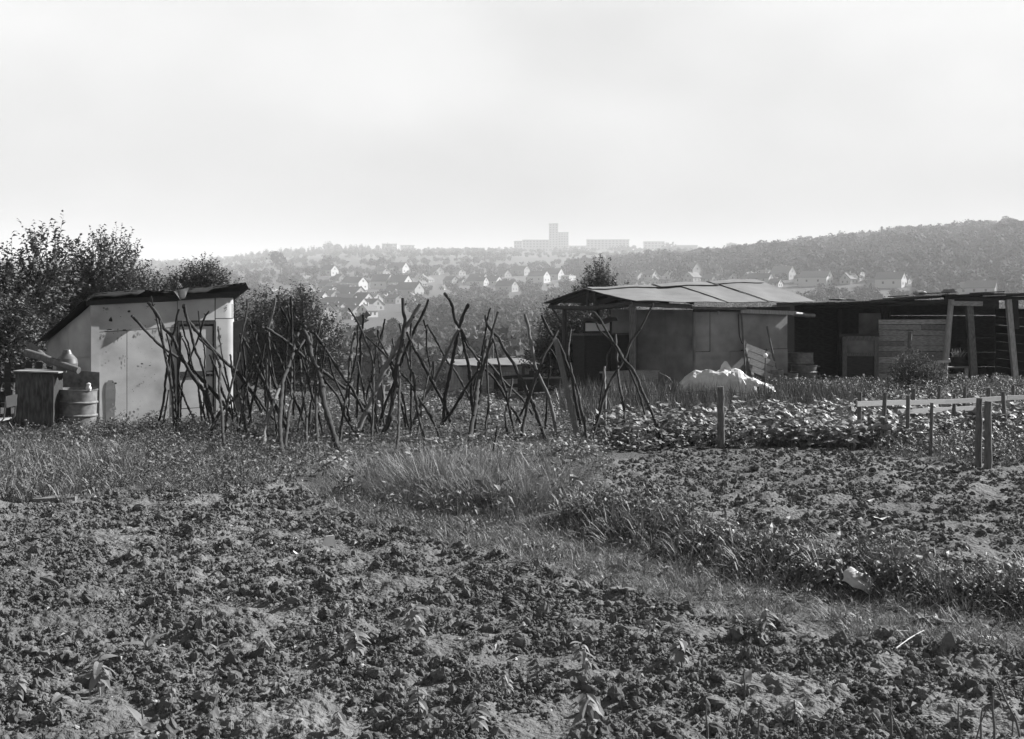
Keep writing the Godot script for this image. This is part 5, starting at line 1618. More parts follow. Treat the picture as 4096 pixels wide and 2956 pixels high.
const SEEDLINGS := [
	[345, 2379, 60, 1], [321, 2520, 60, 1], [383, 2508, 45, 1], [592, 2626, 110, 2], [679, 2626, 60, 1], [870, 2595, 70, 1], [401, 2755, 140, 0], [222, 2700, 60, 1], [574, 2922, 110, 2], [241, 2897, 110, 0], [68, 2817, 90, 0], [1061, 2632, 80, 0], [685, 2823, 70, 0], [1117, 2774, 80, 0],
	[1652, 2539, 130, 0], [1423, 2632, 110, 0], [1386, 2478, 70, 0], [1732, 2490, 45, 1], [2367, 2385, 60, 2], [2491, 2379, 70, 3], [2608, 2546, 90, 0], [2333, 2694, 110, 0], [2022, 2792, 80, 0], [1676, 2866, 120, 0], [2349, 2928, 140, 0], [1905, 2940, 120, 0], [2084, 2434, 55, 1], [2201, 2274, 50, 1], [1355, 2934, 90, 0], [2670, 2299, 55, 1],
	[3064, 2533, 95, 0], [2728, 2663, 110, 0], [2941, 2484, 60, 0], [3379, 2496, 70, 0], [3699, 2496, 60, 3], [3767, 2500, 60, 3], [2977, 2755, 110, 2], [3230, 2700, 60, 1], [3180, 2880, 90, 0], [2560, 2750, 60, 0], [1250, 2480, 60, 0], [480, 2380, 50, 0],
]

func seedlings() -> void:
	rng.seed = 900
	var leaf_a := fine_leaf(0.42, 0.35)
	var leaf_b := fine_leaf(0.5, 0.7)
	var leaf_c := fine_leaf(0.9, 0.3, true)
	var order := range(SEEDLINGS.size())
	order.sort_custom(func(a, b): return SEEDLINGS[a][0] < SEEDLINGS[b][0])
	for place in order.size():
		var s: Array = SEEDLINGS[order[place]]
		var p := spot(s[0], s[1])
		var tall: float = s[2] / FOCAL * -p.z * 1.25
		var kind: String = ["leafy young pepper plant", "tiny upright sprout", "pale long leaved sprout", "young squash plant"][s[3]]
		var t := thing("seedling", "%s in the near dug soil, %s seedling from the left" % [kind, ordinal(place)], "seedling", p + Vector3(0, land(p.x, p.z) + dug(p.x, p.z), 0), "young plants in the near soil")
		var stem := MB.new()
		var bend := Vector3(rng.randf_range(-0.1, 0.1), 0, rng.randf_range(-0.1, 0.1)) * tall
		stem.tube(PackedVector3Array([Vector3(0, -0.03, 0), Vector3(0, tall * 0.4, 0) + bend * 0.3, Vector3(0, tall * 0.8, 0) + bend]), PackedFloat32Array([0.005, 0.0045, 0.003]), 6)
		part(t, "stem", stem, M.stem)
		var count: int = [int(rng.randf_range(13, 19)), 4, 4, 6][s[3]]
		for k in count:
			var u := (k + 0.7) / count
			var a := k * 2.4 + rng.randf_range(-0.5, 0.5)
			var pitch: float = [rng.randf_range(-0.35, 0.5), rng.randf_range(-1.2, -0.5), rng.randf_range(-1.3, -0.4), rng.randf_range(-0.9, -0.1)][s[3]]
			var size: float = tall * [rng.randf_range(0.3, 0.5), rng.randf_range(0.5, 0.75), rng.randf_range(0.6, 0.9), rng.randf_range(0.5, 0.8)][s[3]]
			var b := (Basis(Vector3.UP, a) * Basis(Vector3.RIGHT, pitch) * Basis(Vector3.BACK, rng.randf_range(-0.4, 0.4))).scaled_local(Vector3.ONE * size)
			var y := tall * (0.25 + 0.55 * u) if s[3] == 0 else tall * 0.15 * u
			shared(t, "leaf", [leaf_a, leaf_b][k % 2] if s[3] != 3 else leaf_c, M.seedling_leaf, Transform3D(b, Vector3(0, y, 0) + bend * u * 0.6))

const STALKS := [[2828, 2990, 2826, 2800, 9], [2930, 3000, 2965, 2830, 8], [3560, 2980, 3565, 2785, 12], [3620, 2990, 3560, 2830, 8], [3975, 3000, 3972, 2765, 11], [4096, 2960, 3990, 2725, 10], [3835, 3000, 3835, 2810, 8], [3915, 3000, 3930, 2830, 9], [3880, 3010, 3945, 2840, 7], [2975, 2780, 2978, 2675, 10], [3020, 3000, 3045, 2830, 8], [3180, 2990, 3200, 2870, 7], [4040, 2960, 4060, 2850, 7], [1908, 2900, 1905, 2815, 6], [3330, 2990, 3340, 2880, 7], [3690, 3000, 3700, 2890, 7]]

func litter() -> void:
	rng.seed = 910
	var order := range(STALKS.size())
	order.sort_custom(func(a, b): return STALKS[a][0] < STALKS[b][0])
	for place in order.size():
		var s: Array = STALKS[order[place]]
		var a := spot(s[0], s[1])
		var b := at(s[2], s[3], -a.z)
		var t := thing("dry_stalk", "bare dry stalk sticking up from the near soil, %s stalk from the left" % ordinal(place), "stalk", a, "dry stalks at the near edge")
		var r: float = s[4] / FOCAL * -a.z * 0.5
		var mb := MB.new()
		var e := b - a
		mb.tube(PackedVector3Array([Vector3(0, -0.06, 0), e * 0.35 + Vector3(0.004, 0, 0), e * 0.7 - Vector3(0.003, 0, 0), e]), PackedFloat32Array([r, r * 0.95, r * 0.85, r * 0.7]), 7)
		part(t, "stalk", mb, M.stem)
	# paper bag in the weeds
	var p := spot(3415, 2368)
	var bag := thing("paper_bag", "crumpled pale paper bag lying in the weeds by the grass path", "bag", p + Vector3(0, land(p.x, p.z) + 0.05, 0.1))
	bag.basis = Basis(Vector3.UP, -0.25) * Basis(Vector3.BACK, -0.42) * Basis(Vector3.RIGHT, -0.75)
	for side in [1.0, -1.0]:
		var g := []
		for i in 8:
			var line := []
			for j in 10:
				var u := j / 9.0
				var v := i / 7.0
				var puff := 0.028 * sqrt(maxf(0.0, sin(u * PI) * sin(v * PI)))
				var edge := i == 0 or i == 7 or j == 0 or j == 9
				line.append(Vector3(-0.095 + 0.19 * u + 0.008 * sin(v * 9.0), -0.055 + 0.12 * v + 0.006 * sin(u * 11.0), side * (puff + (0.0 if edge else rng.randf_range(-0.006, 0.006)))))
			g.append(line)
		var mb2 := MB.new()
		mb2.sheet(g)
		part(bag, "front" if side > 0.0 else "back", mb2, M.paper)
	var mark := MB.new()
	blob(mark, Vector3(0.02, 0.005, 0.04), 0.03, 0.7, Vector3.RIGHT, Vector3.UP)
	part(bag, "printed_patch", mark, M.dull_panel)
	# broken tile, slab, scraps, twig
	p = spot(1312, 2195)
	var tile := thing("broken_tile", "broken pale roof tile standing in the dug soil", "tile", p)
	tile.rotation.y = 0.3
	var tm := MB.new()
	tm.hexa([Vector3(-0.075, -0.04, 0.0), Vector3(0.07, -0.04, 0.0), Vector3(0.07, -0.04, -0.02), Vector3(-0.075, -0.04, -0.02), Vector3(-0.01, 0.085, -0.05), Vector3(0.055, 0.09, -0.05), Vector3(0.055, 0.09, -0.065), Vector3(-0.01, 0.085, -0.065)])
	part(tile, "piece", tm, M.paper)
	p = spot(220, 2002)
	var slab := thing("kerb_slab", "pale concrete slab lying below the long grass at the left", "slab", p - Vector3(0, 0.025, 0))
	slab.rotation.y = 0.12
	var sm := MB.new()
	sm.hexa([Vector3(-0.2, -0.05, 0.05), Vector3(0.2, -0.05, 0.05), Vector3(0.19, -0.05, -0.12), Vector3(-0.2, -0.05, -0.12), Vector3(-0.195, 0.05, 0.04), Vector3(0.19, 0.06, 0.04), Vector3(0.18, 0.065, -0.12), Vector3(-0.19, 0.055, -0.12)])
	part(slab, "slab", sm, M.brick)
	for q in [[3480, 1945, 0.05, "white paper scrap on the far part of the right field"], [3475, 2012, 0.055, "curled white paper scrap in the middle of the right field"], [3525, 2076, 0.07, "flat white paper strip on the near part of the right field"], [1190, 2230, 0.03, "tiny white paper scrap on the soil left of the broken tile"]]:
		p = spot(q[0], q[1])
		var sc := thing("paper_scrap", q[3], "paper", p + Vector3(0, land(p.x, p.z) + dug(p.x, p.z) + 0.012, 0), "paper scraps on the soil")
		var pg := []
		for i in 3:
			var line := []
			for j in 5:
				line.append(Vector3((j - 2) * q[2] * 0.5, 0.02 * absf(j - 2.0) * 0.6 + rng.randf_range(0, 0.008), (i - 1) * q[2] * 0.45))
			pg.append(line)
		var pm := MB.new()
		pm.sheet(pg, 0.002)
		part(sc, "sheet", pm, M.paper)
	p = spot(3690, 2570)
	var tw := thing("pale_twig", "bare pale forked twig lying on the near right soil", "twig", p)
	for l in [[[3695, 2543], [3640, 2590], [3585, 2632]], [[3695, 2543], [3655, 2538], [3585, 2556]]]:
		var pts := PackedVector3Array()
		for q in l:
			var w := spot(q[0], q[1])
			pts.append(w - p + Vector3(0, dug(w.x, w.z) + 0.045, 0))
		var wm := MB.new()
		wm.tube(pts, PackedFloat32Array([0.004, 0.0035, 0.003]), 6)
		part(tw, "branch", wm, M.rail_wood)
	p = spot(195, 2352)
	var rt := thing("old_root", "short smooth root lying on the soil near the left edge", "root", p)
	var rm := MB.new()
	rm.tube(PackedVector3Array([Vector3(-0.06, 0.06, -0.02), Vector3(-0.01, 0.055, 0), Vector3(0.05, 0.04, 0.02), Vector3(0.09, 0.01, 0.03)]), PackedFloat32Array([0.012, 0.015, 0.013, 0.008]), 8)
	part(rt, "root", rm, M.post_wood)

# ---------------------------------------------------------------- village, ridge and woods
func house(label: String, pos: Vector3, yaw: float, w: float, l: float, wall_h: float, roof_h: float, wall: Material, roof: Material, group: String) -> void:
	var t := thing("village_house", label, "house", pos, group)
	t.rotation.y = yaw
	var h := w / 2.0
	var mb := MB.new()
	mb.hexa([Vector3(-h, -3, -l), Vector3(h, -3, -l), Vector3(h, -3, 0), Vector3(-h, -3, 0), Vector3(-h, wall_h, -l), Vector3(h, wall_h, -l), Vector3(h, wall_h, 0), Vector3(-h, wall_h, 0)])
	mb.tri(Vector3(-h, wall_h, 0), Vector3(0, wall_h + roof_h, 0), Vector3(h, wall_h, 0))
	mb.tri(Vector3(-h, wall_h, -l), Vector3(h, wall_h, -l), Vector3(0, wall_h + roof_h, -l))
	part(t, "wall", mb, wall)
	var rf := MB.new()
	for s in [-1.0, 1.0]:
		var a := Vector3(s * (h + 0.35), wall_h - 0.35 * roof_h / h, 0.35)
		var b := Vector3(0, wall_h + roof_h + 0.02, 0.35)
		var k := Vector3(0, 0.22, 0)
		var z := Vector3(0, 0, -l - 0.7)
		rf.hexa([a, b, b + z, a + z, a + k, b + k, b + z + k, a + z + k])
	var r := part(t, "roof", rf, roof)
	var ch := MB.new()
	ch.box(Vector3(w * 0.12, wall_h + roof_h + 0.2, -l * 0.4), Vector3(0.7, 1.6, 0.7))
	part(r, "chimney", ch, wall)
	for q in [[-0.22, 0.45], [0.22, 0.45], [0.0, 1.18]]:
		var wn := MB.new()
		wn.box(Vector3(q[0] * w, wall_h * q[1], 0.02), Vector3(w * 0.14, 1.3, 0.08))
		part(t, "window", wn, M.window_glass)
	for k in 2:
		var wn := MB.new()
		wn.box(Vector3(-h - 0.02, wall_h * 0.55, -l * (0.3 + 0.4 * k)), Vector3(0.08, 1.3, 1.1))
		part(t, "window", wn, M.window_glass)
		var wn2 := MB.new()
		wn2.box(Vector3(h + 0.02, wall_h * 0.55, -l * (0.3 + 0.4 * k)), Vector3(0.08, 1.3, 1.1))
		part(t, "window", wn2, M.window_glass)

# [px, py of the gable foot, gable width px, length factor, kind]: 0 bright gable, 1 grey gable, 2 long pale, 3 low flat
const HOUSES := [
	[1315, 1190, 38, 1.2, 0], [1302, 1218, 46, 1.1, 0], [1318, 1272, 52, 1.1, 0], [1359, 1234, 46, 1.2, 1], [1372, 1262, 44, 1.1, 1], [1411, 1228, 40, 1.2, 0], [1445, 1203, 44, 1.2, 1], [1403, 1178, 40, 1.3, 1], [1453, 1162, 38, 1.1, 0], [1410, 1155, 56, 1.0, 2], [1492, 1152, 44, 1.2, 2], [1533, 1208, 42, 1.2, 0], [1564, 1202, 40, 1.0, 0], [1580, 1190, 36, 1.2, 1], [1562, 1157, 40, 1.1, 0], [1634, 1158, 42, 1.2, 0], [1640, 1205, 44, 1.4, 1], [1678, 1188, 42, 1.2, 1], [1624, 1096, 30, 1.1, 0], [1686, 1120, 32, 1.3, 0], [1743, 1101, 28, 1.1, 0], [1702, 1132, 34, 1.2, 1], [1767, 1162, 26, 2.6, 0], [1822, 1140, 34, 1.0, 1], [1857, 1138, 22, 4.0, 0], [1945, 1143, 26, 3.6, 0], [1990, 1143, 22, 1.6, 0], [1227, 1182, 24, 1.6, 0], [1243, 1172, 34, 1.2, 1], [1299, 1150, 20, 1.2, 0], [1480, 1235, 34, 1.1, 1], [1600, 1215, 36, 1.3, 1], [1388, 1280, 36, 1.0, 1], [1085, 1188, 40, 1.1, 2], [1130, 1196, 36, 1.2, 2], [1290, 1105, 24, 1.4, 2],
	[1998, 1140, 32, 1.2, 0], [2045, 1150, 40, 1.0, 3], [2032, 1112, 32, 1.2, 1], [2188, 1134, 40, 1.0, 0], [2245, 1119, 36, 1.2, 0], [2290, 1124, 60, 0.5, 3], [2208, 1148, 20, 0.8, 3], [2108, 1102, 26, 1.3, 2],
	[2674, 1121, 40, 1.3, 0], [2790, 1116, 60, 0.7, 2], [2752, 1131, 36, 1.2, 1], [2863, 1128, 36, 1.2, 1], [2931, 1130, 46, 1.1, 0], [2985, 1130, 36, 1.3, 1], [3035, 1131, 38, 1.2, 1], [3085, 1130, 38, 1.2, 1], [2566, 1125, 36, 1.2, 2],
	[3170, 1118, 44, 1.1, 2], [3238, 1132, 34, 1.3, 0], [3320, 1141, 46, 1.4, 0], [3226, 1144, 34, 0.8, 3], [3450, 1125, 38, 1.2, 2], [3535, 1148, 34, 1.5, 0], [3617, 1152, 48, 1.3, 0], [3860, 1176, 40, 1.2, 1], [3925, 1176, 40, 1.2, 1], [3985, 1178, 40, 1.2, 1], [3380, 1140, 34, 1.2, 1], [2620, 1140, 30, 1.2, 1], [2060, 1170, 30, 1.2, 1],
]

var built := []   # column, distance and slope of sight of each house

func hides_house(x: float, d: float, size: float) -> bool:
	for b in built:
		if d < b.y + 10.0 and absf(x / d * FOCAL + 2048.0 - b.x) < 20.0 + size / d * FOCAL * 0.4 and (land(x, -d) + size - EYE) / d > b.z:
			return true
	return false

func village() -> void:
	rng.seed = 950
	var homes := HOUSES.duplicate()
	for i in 50:
		if i < 30:   # the thick of the village
			var py := rng.randf_range(1135, 1272)
			homes.append([rng.randf_range(1240 + (py - 1135) * 0.3, 1740 - (py - 1135) * 1.6), py, 28.0 + (py - 1135) * 0.14, rng.randf_range(0.9, 1.3), [0, 1, 1, 2][rng.randi() % 4]])
		else:
			homes.append([rng.randf_range(1190, 2010) if i < 42 else rng.randf_range(2560, 3700), rng.randf_range(1092, 1150), rng.randf_range(22, 34), rng.randf_range(0.9, 1.25), [0, 1, 1, 2][rng.randi() % 4]])
	var order := range(homes.size())
	order.sort_custom(func(a, b): return homes[a][0] < homes[b][0])
	for place in order.size():
		var s: Array = homes[order[place]]
		var p := on_land(s[0], s[1], 450.0, 1500.0)
		var d := -p.z
		var yaw := deg_to_rad(rng.randf_range(36, 62) if rng.randf() < 0.72 else rng.randf_range(-50, 20))
		var w: float = s[2] / FOCAL * d / cos(yaw) * rng.randf_range(0.75, 1.0)
		w = minf(w, 12.5)
		built.append(Vector3(s[0], d, (p.y + w * 0.2 - EYE) / d))
		var kind: String = ["white gabled house", "grey gabled house", "pale broad house", "low flat white building"][s[4]]
		var flat: bool = s[4] == 3
		house("%s in the hazy village, %s house from the left" % [kind, ordinal(place)], p, yaw, w, minf(w * s[3] * rng.randf_range(0.95, 1.3), 17.0), w * (0.34 if flat else rng.randf_range(0.3, 0.5)), w * (0.05 if flat else rng.randf_range(0.32, 0.46)), M.house_wall if s[4] in [0, 3] else M.house_wall_grey, M.house_roof_pale if s[4] >= 2 else M.house_roof, "village houses on the far slope")

func block(label: String, px0: float, px1: float, py_top: float, py_foot: float, d: float, material: Material, floors: int, bays: int) -> Node3D:
	var a := at(px0, py_top, d)
	var b := at(px1, py_foot, d)
	var c := Vector3((a.x + b.x) / 2, b.y, -d)
	var t := thing("apartment_block", label, "building", c, "buildings on the far ridge")
	var w := b.x - a.x
	var h := a.y - b.y
	var mb := MB.new()
	mb.box(Vector3(0, h / 2 - 10.0, -8), Vector3(w, h + 20.0, 16))
	part(t, "wall", mb, material)
	var rf := MB.new()
	rf.box(Vector3(0, h + 0.6, -8), Vector3(w + 1.0, 1.2, 17))
	part(t, "roof", rf, M.concrete_dark)
	for i in floors:
		for j in bays:
			var wn := MB.new()
			wn.box(Vector3(-w / 2 + w * (j + 0.5) / bays, h * (i + 0.55) / floors, 0.1), Vector3(w / bays * 0.5, h / floors * 0.45, 0.3))
			part(t, "window", wn, M.concrete_dark)
	return t

func ridge_buildings() -> void:
	block("tall tower block standing highest on the far ridge", 2196, 2232, 896, 992, 2500, M.concrete_block, 10, 3)
	block("stepped block joined to the right of the tall tower", 2233, 2274, 931, 992, 2510, M.concrete_block, 6, 4)
	block("long low wing left of the tall tower", 2090, 2195, 961, 992, 2520, M.concrete_block, 3, 8)
	block("small end wing at the left of the long low wing", 2056, 2088, 966, 992, 2525, M.concrete_block, 2, 3)
	block("long slab block of flats right of the tower", 2347, 2517, 960, 998, 2500, M.concrete_block, 4, 12)
	block("short block of flats farther right on the ridge", 2577, 2658, 968, 1000, 2500, M.concrete_block, 3, 6)
	block("low slab between the tower and the slab block", 2276, 2346, 985, 996, 2540, M.concrete_block, 1, 5)
	block("dim low block at the right end of the ridge", 2694, 2790, 983, 1006, 2450, M.concrete_dark, 2, 6)
	block("hazy flats on the ridge with two dark clumps, left one", 1394, 1452, 992, 1024, 2450, M.concrete_block, 4, 4)
	block("hazy taller flats on the ridge, right one of the pair", 1528, 1588, 977, 1018, 2450, M.concrete_block, 5, 4)
	block("hazy low flats right of the taller pair", 1602, 1658, 983, 1012, 2480, M.concrete_block, 3, 4)
	block("long pale slab on the left far ridge behind the shed", 580, 720, 1056, 1092, 2250, M.concrete_block, 4, 9)
	block("very long faint slab on the ridge above the bean poles", 895, 1170, 1028, 1046, 2600, M.concrete_block, 1, 12)
	block("small block on the skyline near the right hill", 2912, 2946, 976, 1005, 2300, M.concrete_dark, 3, 3)
	# pylons
	for p in [[3527, 906, 958, 1050.0, "tall lattice pylon above the wooded right hill"], [1118, 995, 1045, 2300.0, "faint lattice pylon on the left far ridge"]]:
		var foot := at(p[0], p[2] + 12, p[3])
		var t := thing("power_pylon", p[4], "pylon", foot, "power pylons on the skyline")
		var h: float = (p[2] + 12 - p[1]) / FOCAL * p[3]
		for s in [[-1, -1], [1, -1], [1, 1], [-1, 1]]:
			plank_part(t, "leg", Vector3(s[0] * h * 0.1, -2, s[1] * h * 0.1), Vector3(s[0] * 0.3, h, s[1] * 0.3), 0.6, 0.6, M.concrete_dark)
		for k in [[0.72, 0.22], [0.84, 0.17], [0.94, 0.1]]:
			plank_part(t, "arm", Vector3(-h * k[1], h * k[0], 0), Vector3(h * k[1], h * k[0], 0), 0.4, 0.4, M.concrete_dark)
		for k in 6:
			var y0 := h * k / 6.0
			var y1 := h * (k + 1) / 6.0
			var w0 := h * 0.1 * (1.0 - k / 6.0) + 0.3
			plank_part(t, "brace", Vector3(-w0, y0, w0), Vector3(w0 * 0.85, y1, w0 * 0.85), 0.25, 0.25, M.concrete_dark)
	# street lamp in the valley
	var f := at(1973, 1250, 140.0)
	var lp := thing("street_lamp", "thin curved street lamp in the hazy valley wood", "lamp", Vector3(f.x, land(f.x, f.z), f.z))
	var mb := MB.new()
	var top := at(1975, 1212, 140.0) - lp.position
	mb.tube(PackedVector3Array([Vector3(0, -0.5, 0), Vector3(0, top.y - 0.5, 0), Vector3(0.08, top.y - 0.1, 0), Vector3(0.35, top.y, 0)]), PackedFloat32Array([0.06, 0.05, 0.045, 0.04]), 6)
	part(lp, "mast", mb, M.house_wall_grey)
	var hd := MB.new()
	hd.box(Vector3(0.45, top.y, 0), Vector3(0.4, 0.09, 0.15))
	part(lp, "head", hd, M.house_wall)

func far_tree_mesh(sd: int, shape: Vector3, count: int, size: float) -> ArrayMesh:   # a crown of ragged leaf clumps, one metre tall
	rng.seed = sd
	var mb := MB.new()
	mb.tinted = true
	var lobes := []
	for k in 7:
		lobes.append([Vector3(rng.randf_range(-0.5, 0.5) * shape.x, rng.randf_range(0.3, 0.78), rng.randf_range(-0.5, 0.5) * shape.z), rng.randf_range(0.16, 0.3)])
	for i in count:
		var lb: Array = lobes[i % 7]
		var q := Vector3(rng.randfn(), rng.randfn(), rng.randfn()).normalized()
		var c: Vector3 = lb[0] + q * Vector3(shape.x * 1.6, shape.y, shape.z * 1.6) * lb[1] * rng.randf_range(0.75, 1.1)
		if c.y < 0.03:
			c.y = 0.03
		var n := (q + Vector3(rng.randfn(), rng.randfn(), rng.randfn()) * 0.45).normalized()
		var s := n.cross(Vector3(rng.randfn(), rng.randfn(), rng.randfn())).normalized()
		var f := s.cross(n)
		var g := rng.randf_range(0.65, 1.35)
		mb.tint = Color(g, g, g)
		var r := size * rng.randf_range(0.6, 1.3)
		mb.tri(c + s * r, c - s * r * 0.6 + f * r * 0.7, c - s * r * 0.4 - f * r * 0.8)
		mb.tri(c - s * r, c + f * r * 0.9 + n * r * 0.3, c + s * r * 0.6 - f * r * 0.4)
	return mb.mesh()

var far_trees := []

func far_spot(x: float, z: float, size: float, wide := 1.0) -> Transform3D:
	var b := Basis(Vector3.UP, rng.randf() * TAU).scaled_local(Vector3(size * wide, size, size * wide))
	return Transform3D(b, Vector3(x, land(x, z) - size * 0.06, z))

func woods() -> void:
	far_trees = [far_tree_mesh(70, Vector3(0.5, 1.0, 0.5), 260, 0.075), far_tree_mesh(71, Vector3(0.6, 1.0, 0.6), 260, 0.08), far_tree_mesh(72, Vector3(0.45, 1.1, 0.45), 240, 0.07), far_tree_mesh(73, Vector3(0.7, 0.9, 0.7), 280, 0.08), far_tree_mesh(74, Vector3(0.2, 1.3, 0.2), 200, 0.06)]
	rng.seed = 960
	# valley wood
	var sp := [[], [], [], [], []]
	for i in 900:
		var d := rng.randf_range(150, 520)
		var t := rng.randf_range(-0.52, 0.52)
		var x := t * d
		if t < 0.05 and d > 430 and rng.randf() < 0.75:
			continue
		if absf(t + 0.1) < 0.025 and d < 330:
			continue
		if hides_house(x, d, 9.0) or (t > -0.178 and t < -0.108 and (land(x, -d) + 9.0 - EYE) / d > -0.013):
			continue
		sp[rng.randi() % 4].append(far_spot(x, -d, rng.randf_range(5.5, 11.0) * (1.15 if t > -0.14 and t < 0.1 else 0.85)))
	for i in 520:
		var d := rng.randf_range(430, 650)
		var t := rng.randf_range(-0.07, 0.55)
		if hides_house(t * d, d, 9.0):
			continue
		sp[rng.randi() % 4].append(far_spot(t * d, -d, rng.randf_range(5.5, 10.0)))
	scatter("valley_wood", "hazy round crowned wood filling the valley behind the poles", "wood", far_trees, M.far_leaf, sp, 0.55)
	# wooded hill on the right
	sp = [[], [], [], [], []]
	for i in 4200:
		var d := rng.randf_range(560, 1300)
		var t := rng.randf_range(0.05, 0.56)
		var x := t * d
		var need := smoothstep(30.0, 130.0, x - (950.0 - d) * 0.25)
		if rng.randf() > need:
			continue
		if hides_house(x, d, 12.0):
			continue
		sp[rng.randi() % 4].append(far_spot(x, -d, rng.randf_range(8, 14) + 5.0 * coarse.get_noise_2d(x * 0.8, d * 0.8), 1.1))
	scatter("hill_wood", "hazy wood covering the rising hill at the right", "wood", far_trees, M.far_leaf, sp, 0.55)
	# hedges and groves on the far slope and the ridge
	sp = [[], [], [], [], []]
	var hedge := FastNoiseLite.new()
	hedge.seed = 5
	hedge.frequency = 0.004
	for i in 9000:
		var d := rng.randf_range(520, 2500)
		var t := rng.randf_range(-0.54, 0.3)
		var x := t * d
		var dens := hedge.get_noise_2d(x * 0.7, d * 2.2)
		if dens < 0.06 + (0.12 if t > 0.0 and d > 1300 else 0.0) + (0.14 if d < 1000 and t > -0.2 else 0.0):
			continue
		if hides_house(x, d, 8.0):
			continue
		sp[rng.randi() % 4].append(far_spot(x, -d, rng.randf_range(5, 10), 1.1))
	for b in built:   # garden trees among the houses
		for k in 4:
			var d: float = b.y + rng.randf_range(4.0, 30.0)
			var x: float = (b.x - 2048.0 + rng.randf_range(-60, 60)) / FOCAL * d
			if not hides_house(x, d, 5.0):
				sp[rng.randi() % 4].append(far_spot(x, -d, rng.randf_range(3.5, 6.5), 1.2))
	for i in 420:   # orchard trees over the open ground below and between the houses
		var d := rng.randf_range(560, 920)
		var t := rng.randf_range(-0.18, 0.07)
		if not hides_house(t * d, d, 7.0):
			sp[rng.randi() % 4].append(far_spot(t * d, -d, rng.randf_range(4.5, 8.5), 1.15))
	for i in 420:
		var t := rng.randf_range(-0.54, -0.1)
		var d := rng.randf_range(2050, 2500)
		sp[[2, 4, 0][rng.randi() % 3]].append(far_spot(t * d, -d, rng.randf_range(9, 17)))
	for i in 160:
		var t := rng.randf_range(-0.1, 0.2)
		var d := rng.randf_range(2250, 2600)
		sp[rng.randi() % 4].append(far_spot(t * d, -d, rng.randf_range(5, 10)))
	scatter("slope_groves", "faint hedges and groves over the far slope and ridge", "trees", far_trees, M.far_leaf, sp, 0.55)
	# single trees one can pick out
	for q in [[1122, 1118, 72, 0, "big dark round tree on the far slope left of the village"], [1165, 1085, 34, 1, "smaller tree on the ridge slope right of the big round tree"], [1310, 1090, 50, 2, "upright tree on the far slope above the village"], [1505, 1075, 44, 3, "broad tree on the slope above the middle of the village"], [1310, 1030, 40, 2, "clump tree on the skyline left of the flats"], [1358, 1030, 30, 0, "small dark tree on the skyline between the flats"], [2490, 1008, 24, 1, "round tree in front of the long slab block, left one"], [2524, 1008, 24, 3, "round tree in front of the long slab block, right one"], [2680, 1020, 40, 1, "dark round tree at the end of the ridge buildings"], [2935, 1002, 34, 0, "dark tree on the skyline left of the chimney"], [3040, 1002, 34, 1, "dark tree on the skyline right of the chimney"], [1480, 1500, 175, 4, "pale pointed tree in the valley behind the crossed poles"]]:
		var d := 1300.0 if q[1] > 1060 else 2250.0
		if q[1] > 1400:
			d = 120.0
		var foot := at(q[0], q[1], d)
		foot.y = land(foot.x, foot.z)
		var size: float = (q[1] - (q[1] - q[2])) / FOCAL * d * 1.3
		if q[1] > 1400:
			size = at(q[0], 1290, d).y - foot.y
		var t := thing("far_tree", q[4], "tree", foot, "single trees in the haze")
		shared(t, "crown", far_trees[q[3]], M.far_leaf, Transform3D(Basis.from_scale(Vector3(size * 1.2, size, size * 1.2)), Vector3.ZERO))
		var mb := MB.new()
		mb.tube(PackedVector3Array([Vector3(0, -1, 0), Vector3(0, size * 0.5, 0)]), PackedFloat32Array([size * 0.03, size * 0.015]), 6)
		part(t, "trunk", mb, M.bark)

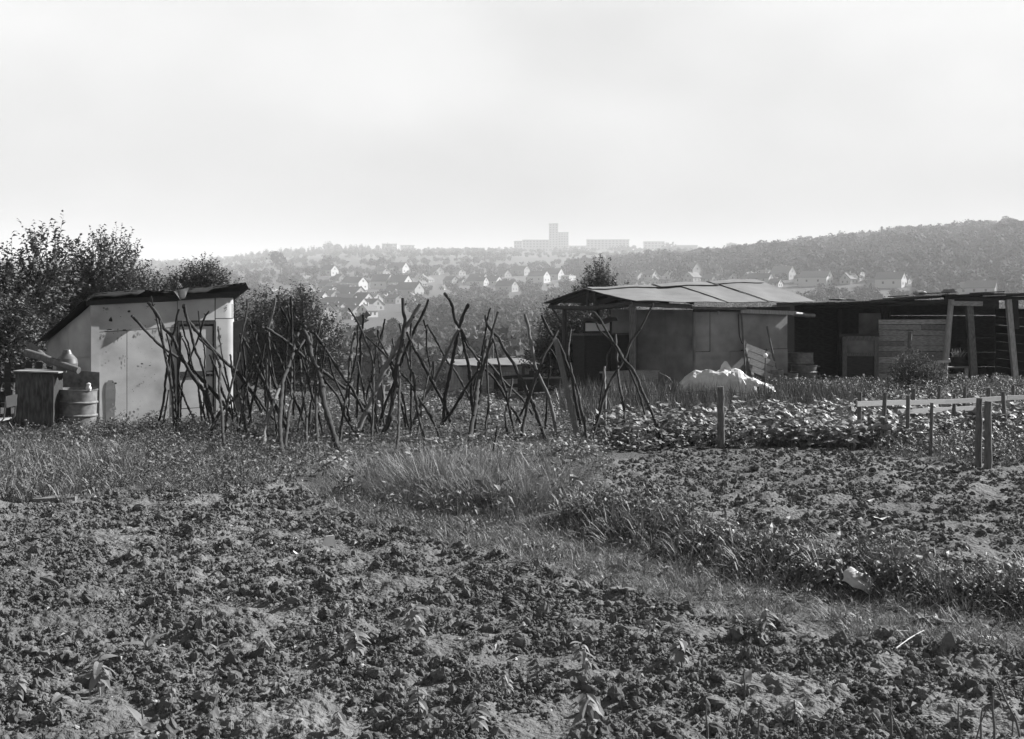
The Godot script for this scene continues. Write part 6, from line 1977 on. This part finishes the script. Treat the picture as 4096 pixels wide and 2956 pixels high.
func _ready() -> void:
	# camera: level, with the lens shifted down a little
	var cam := Camera3D.new()
	cam.name = "camera"
	cam.projection = Camera3D.PROJECTION_FRUSTUM
	cam.near = NEAR
	cam.far = 6000.0
	cam.size = 2956.0 / FOCAL * NEAR
	cam.frustum_offset = Vector2(0, (HORIZON - 1478.0) / FOCAL * NEAR)
	cam.position = Vector3(0, EYE, 0)
	cam.current = true
	add_child(cam)
	var el := deg_to_rad(32)
	var az := deg_to_rad(28)
	var towards_sun := Vector3(cos(el) * cos(az), sin(el), -cos(el) * sin(az))
	# hazy bright sky that deepens overhead, with a little cloud veil
	var veil := FastNoiseLite.new()
	veil.seed = 34
	veil.frequency = 3.2
	veil.fractal_octaves = 4
	var im := Image.create(512, 256, false, Image.FORMAT_RGBF)
	for r in 256:
		var up := sin(PI * (0.5 - (r + 0.5) / 256.0))
		for q in 512:
			var a := TAU * q / 512.0
			var l := lerpf(0.16, 0.272, smoothstep(0.04, 0.2, up))   # behind the bright haze the low sky is dimmer
			l = lerpf(l, 0.03, smoothstep(0.26, 0.85, up))
			var e := sqrt(1.0 - up * up)
			l *= 1.0 + 0.22 * veil.get_noise_3d(sin(a) * e, up * 2.5, cos(a) * e)
			l *= lerpf(0.75, 1.0, smoothstep(-0.6, 0.3, Vector3(sin(a) * e, up, -cos(a) * e).dot(towards_sun)))   # haze scatters light forwards: the sky is brighter on the sun's side
			if up < 0.0:
				l = 0.14
			im.set_pixel(q, r, Color(l, l, l))
	var sky := PanoramaSkyMaterial.new()
	sky.panorama = ImageTexture.create_from_image(im)
	var env := Environment.new()
	env.background_mode = Environment.BG_SKY
	env.sky = Sky.new()
	env.sky.sky_material = sky
	env.tonemap_mode = Environment.TONE_MAPPER_LINEAR
	env.tonemap_exposure = 3.0
	env.fog_enabled = true
	env.fog_mode = Environment.FOG_MODE_EXPONENTIAL
	env.fog_density = 0.00028
	env.fog_light_color = Color(0.95, 0.95, 0.95)
	env.sdfgi_enabled = true
	env.ssao_enabled = true
	env.ssil_enabled = true
	var we := WorldEnvironment.new()
	we.name = "world"
	we.environment = env
	add_child(we)
	# sun from the right, a little behind the scene
	var sun := DirectionalLight3D.new()
	sun.name = "sun"
	sun.light_energy = 1.6
	sun.light_angular_distance = 0.5
	sun.light_color = Color(1, 1, 1)
	sun.shadow_enabled = true
	add_child(sun)
	sun.look_at_from_position(towards_sun, Vector3.ZERO)

	lumps.seed = 4
	lumps.noise_type = FastNoiseLite.TYPE_SIMPLEX_SMOOTH
	lumps.frequency = 0.13
	lumps.fractal_octaves = 4
	lumps.fractal_gain = 0.6
	coarse.seed = 8
	coarse.frequency = 0.02
	coarse.fractal_octaves = 3
	swell.seed = 12
	swell.frequency = 0.004
	make_materials()
	make_zones()
	build_ground()
	pale_shed()
	felt_hut()
	lean_to()
	yard()
	fences()
	bean_poles()
	near_trees()
	village()
	woods()
	ridge_buildings()
	grow_low_plants()
	seedlings()
	litter()
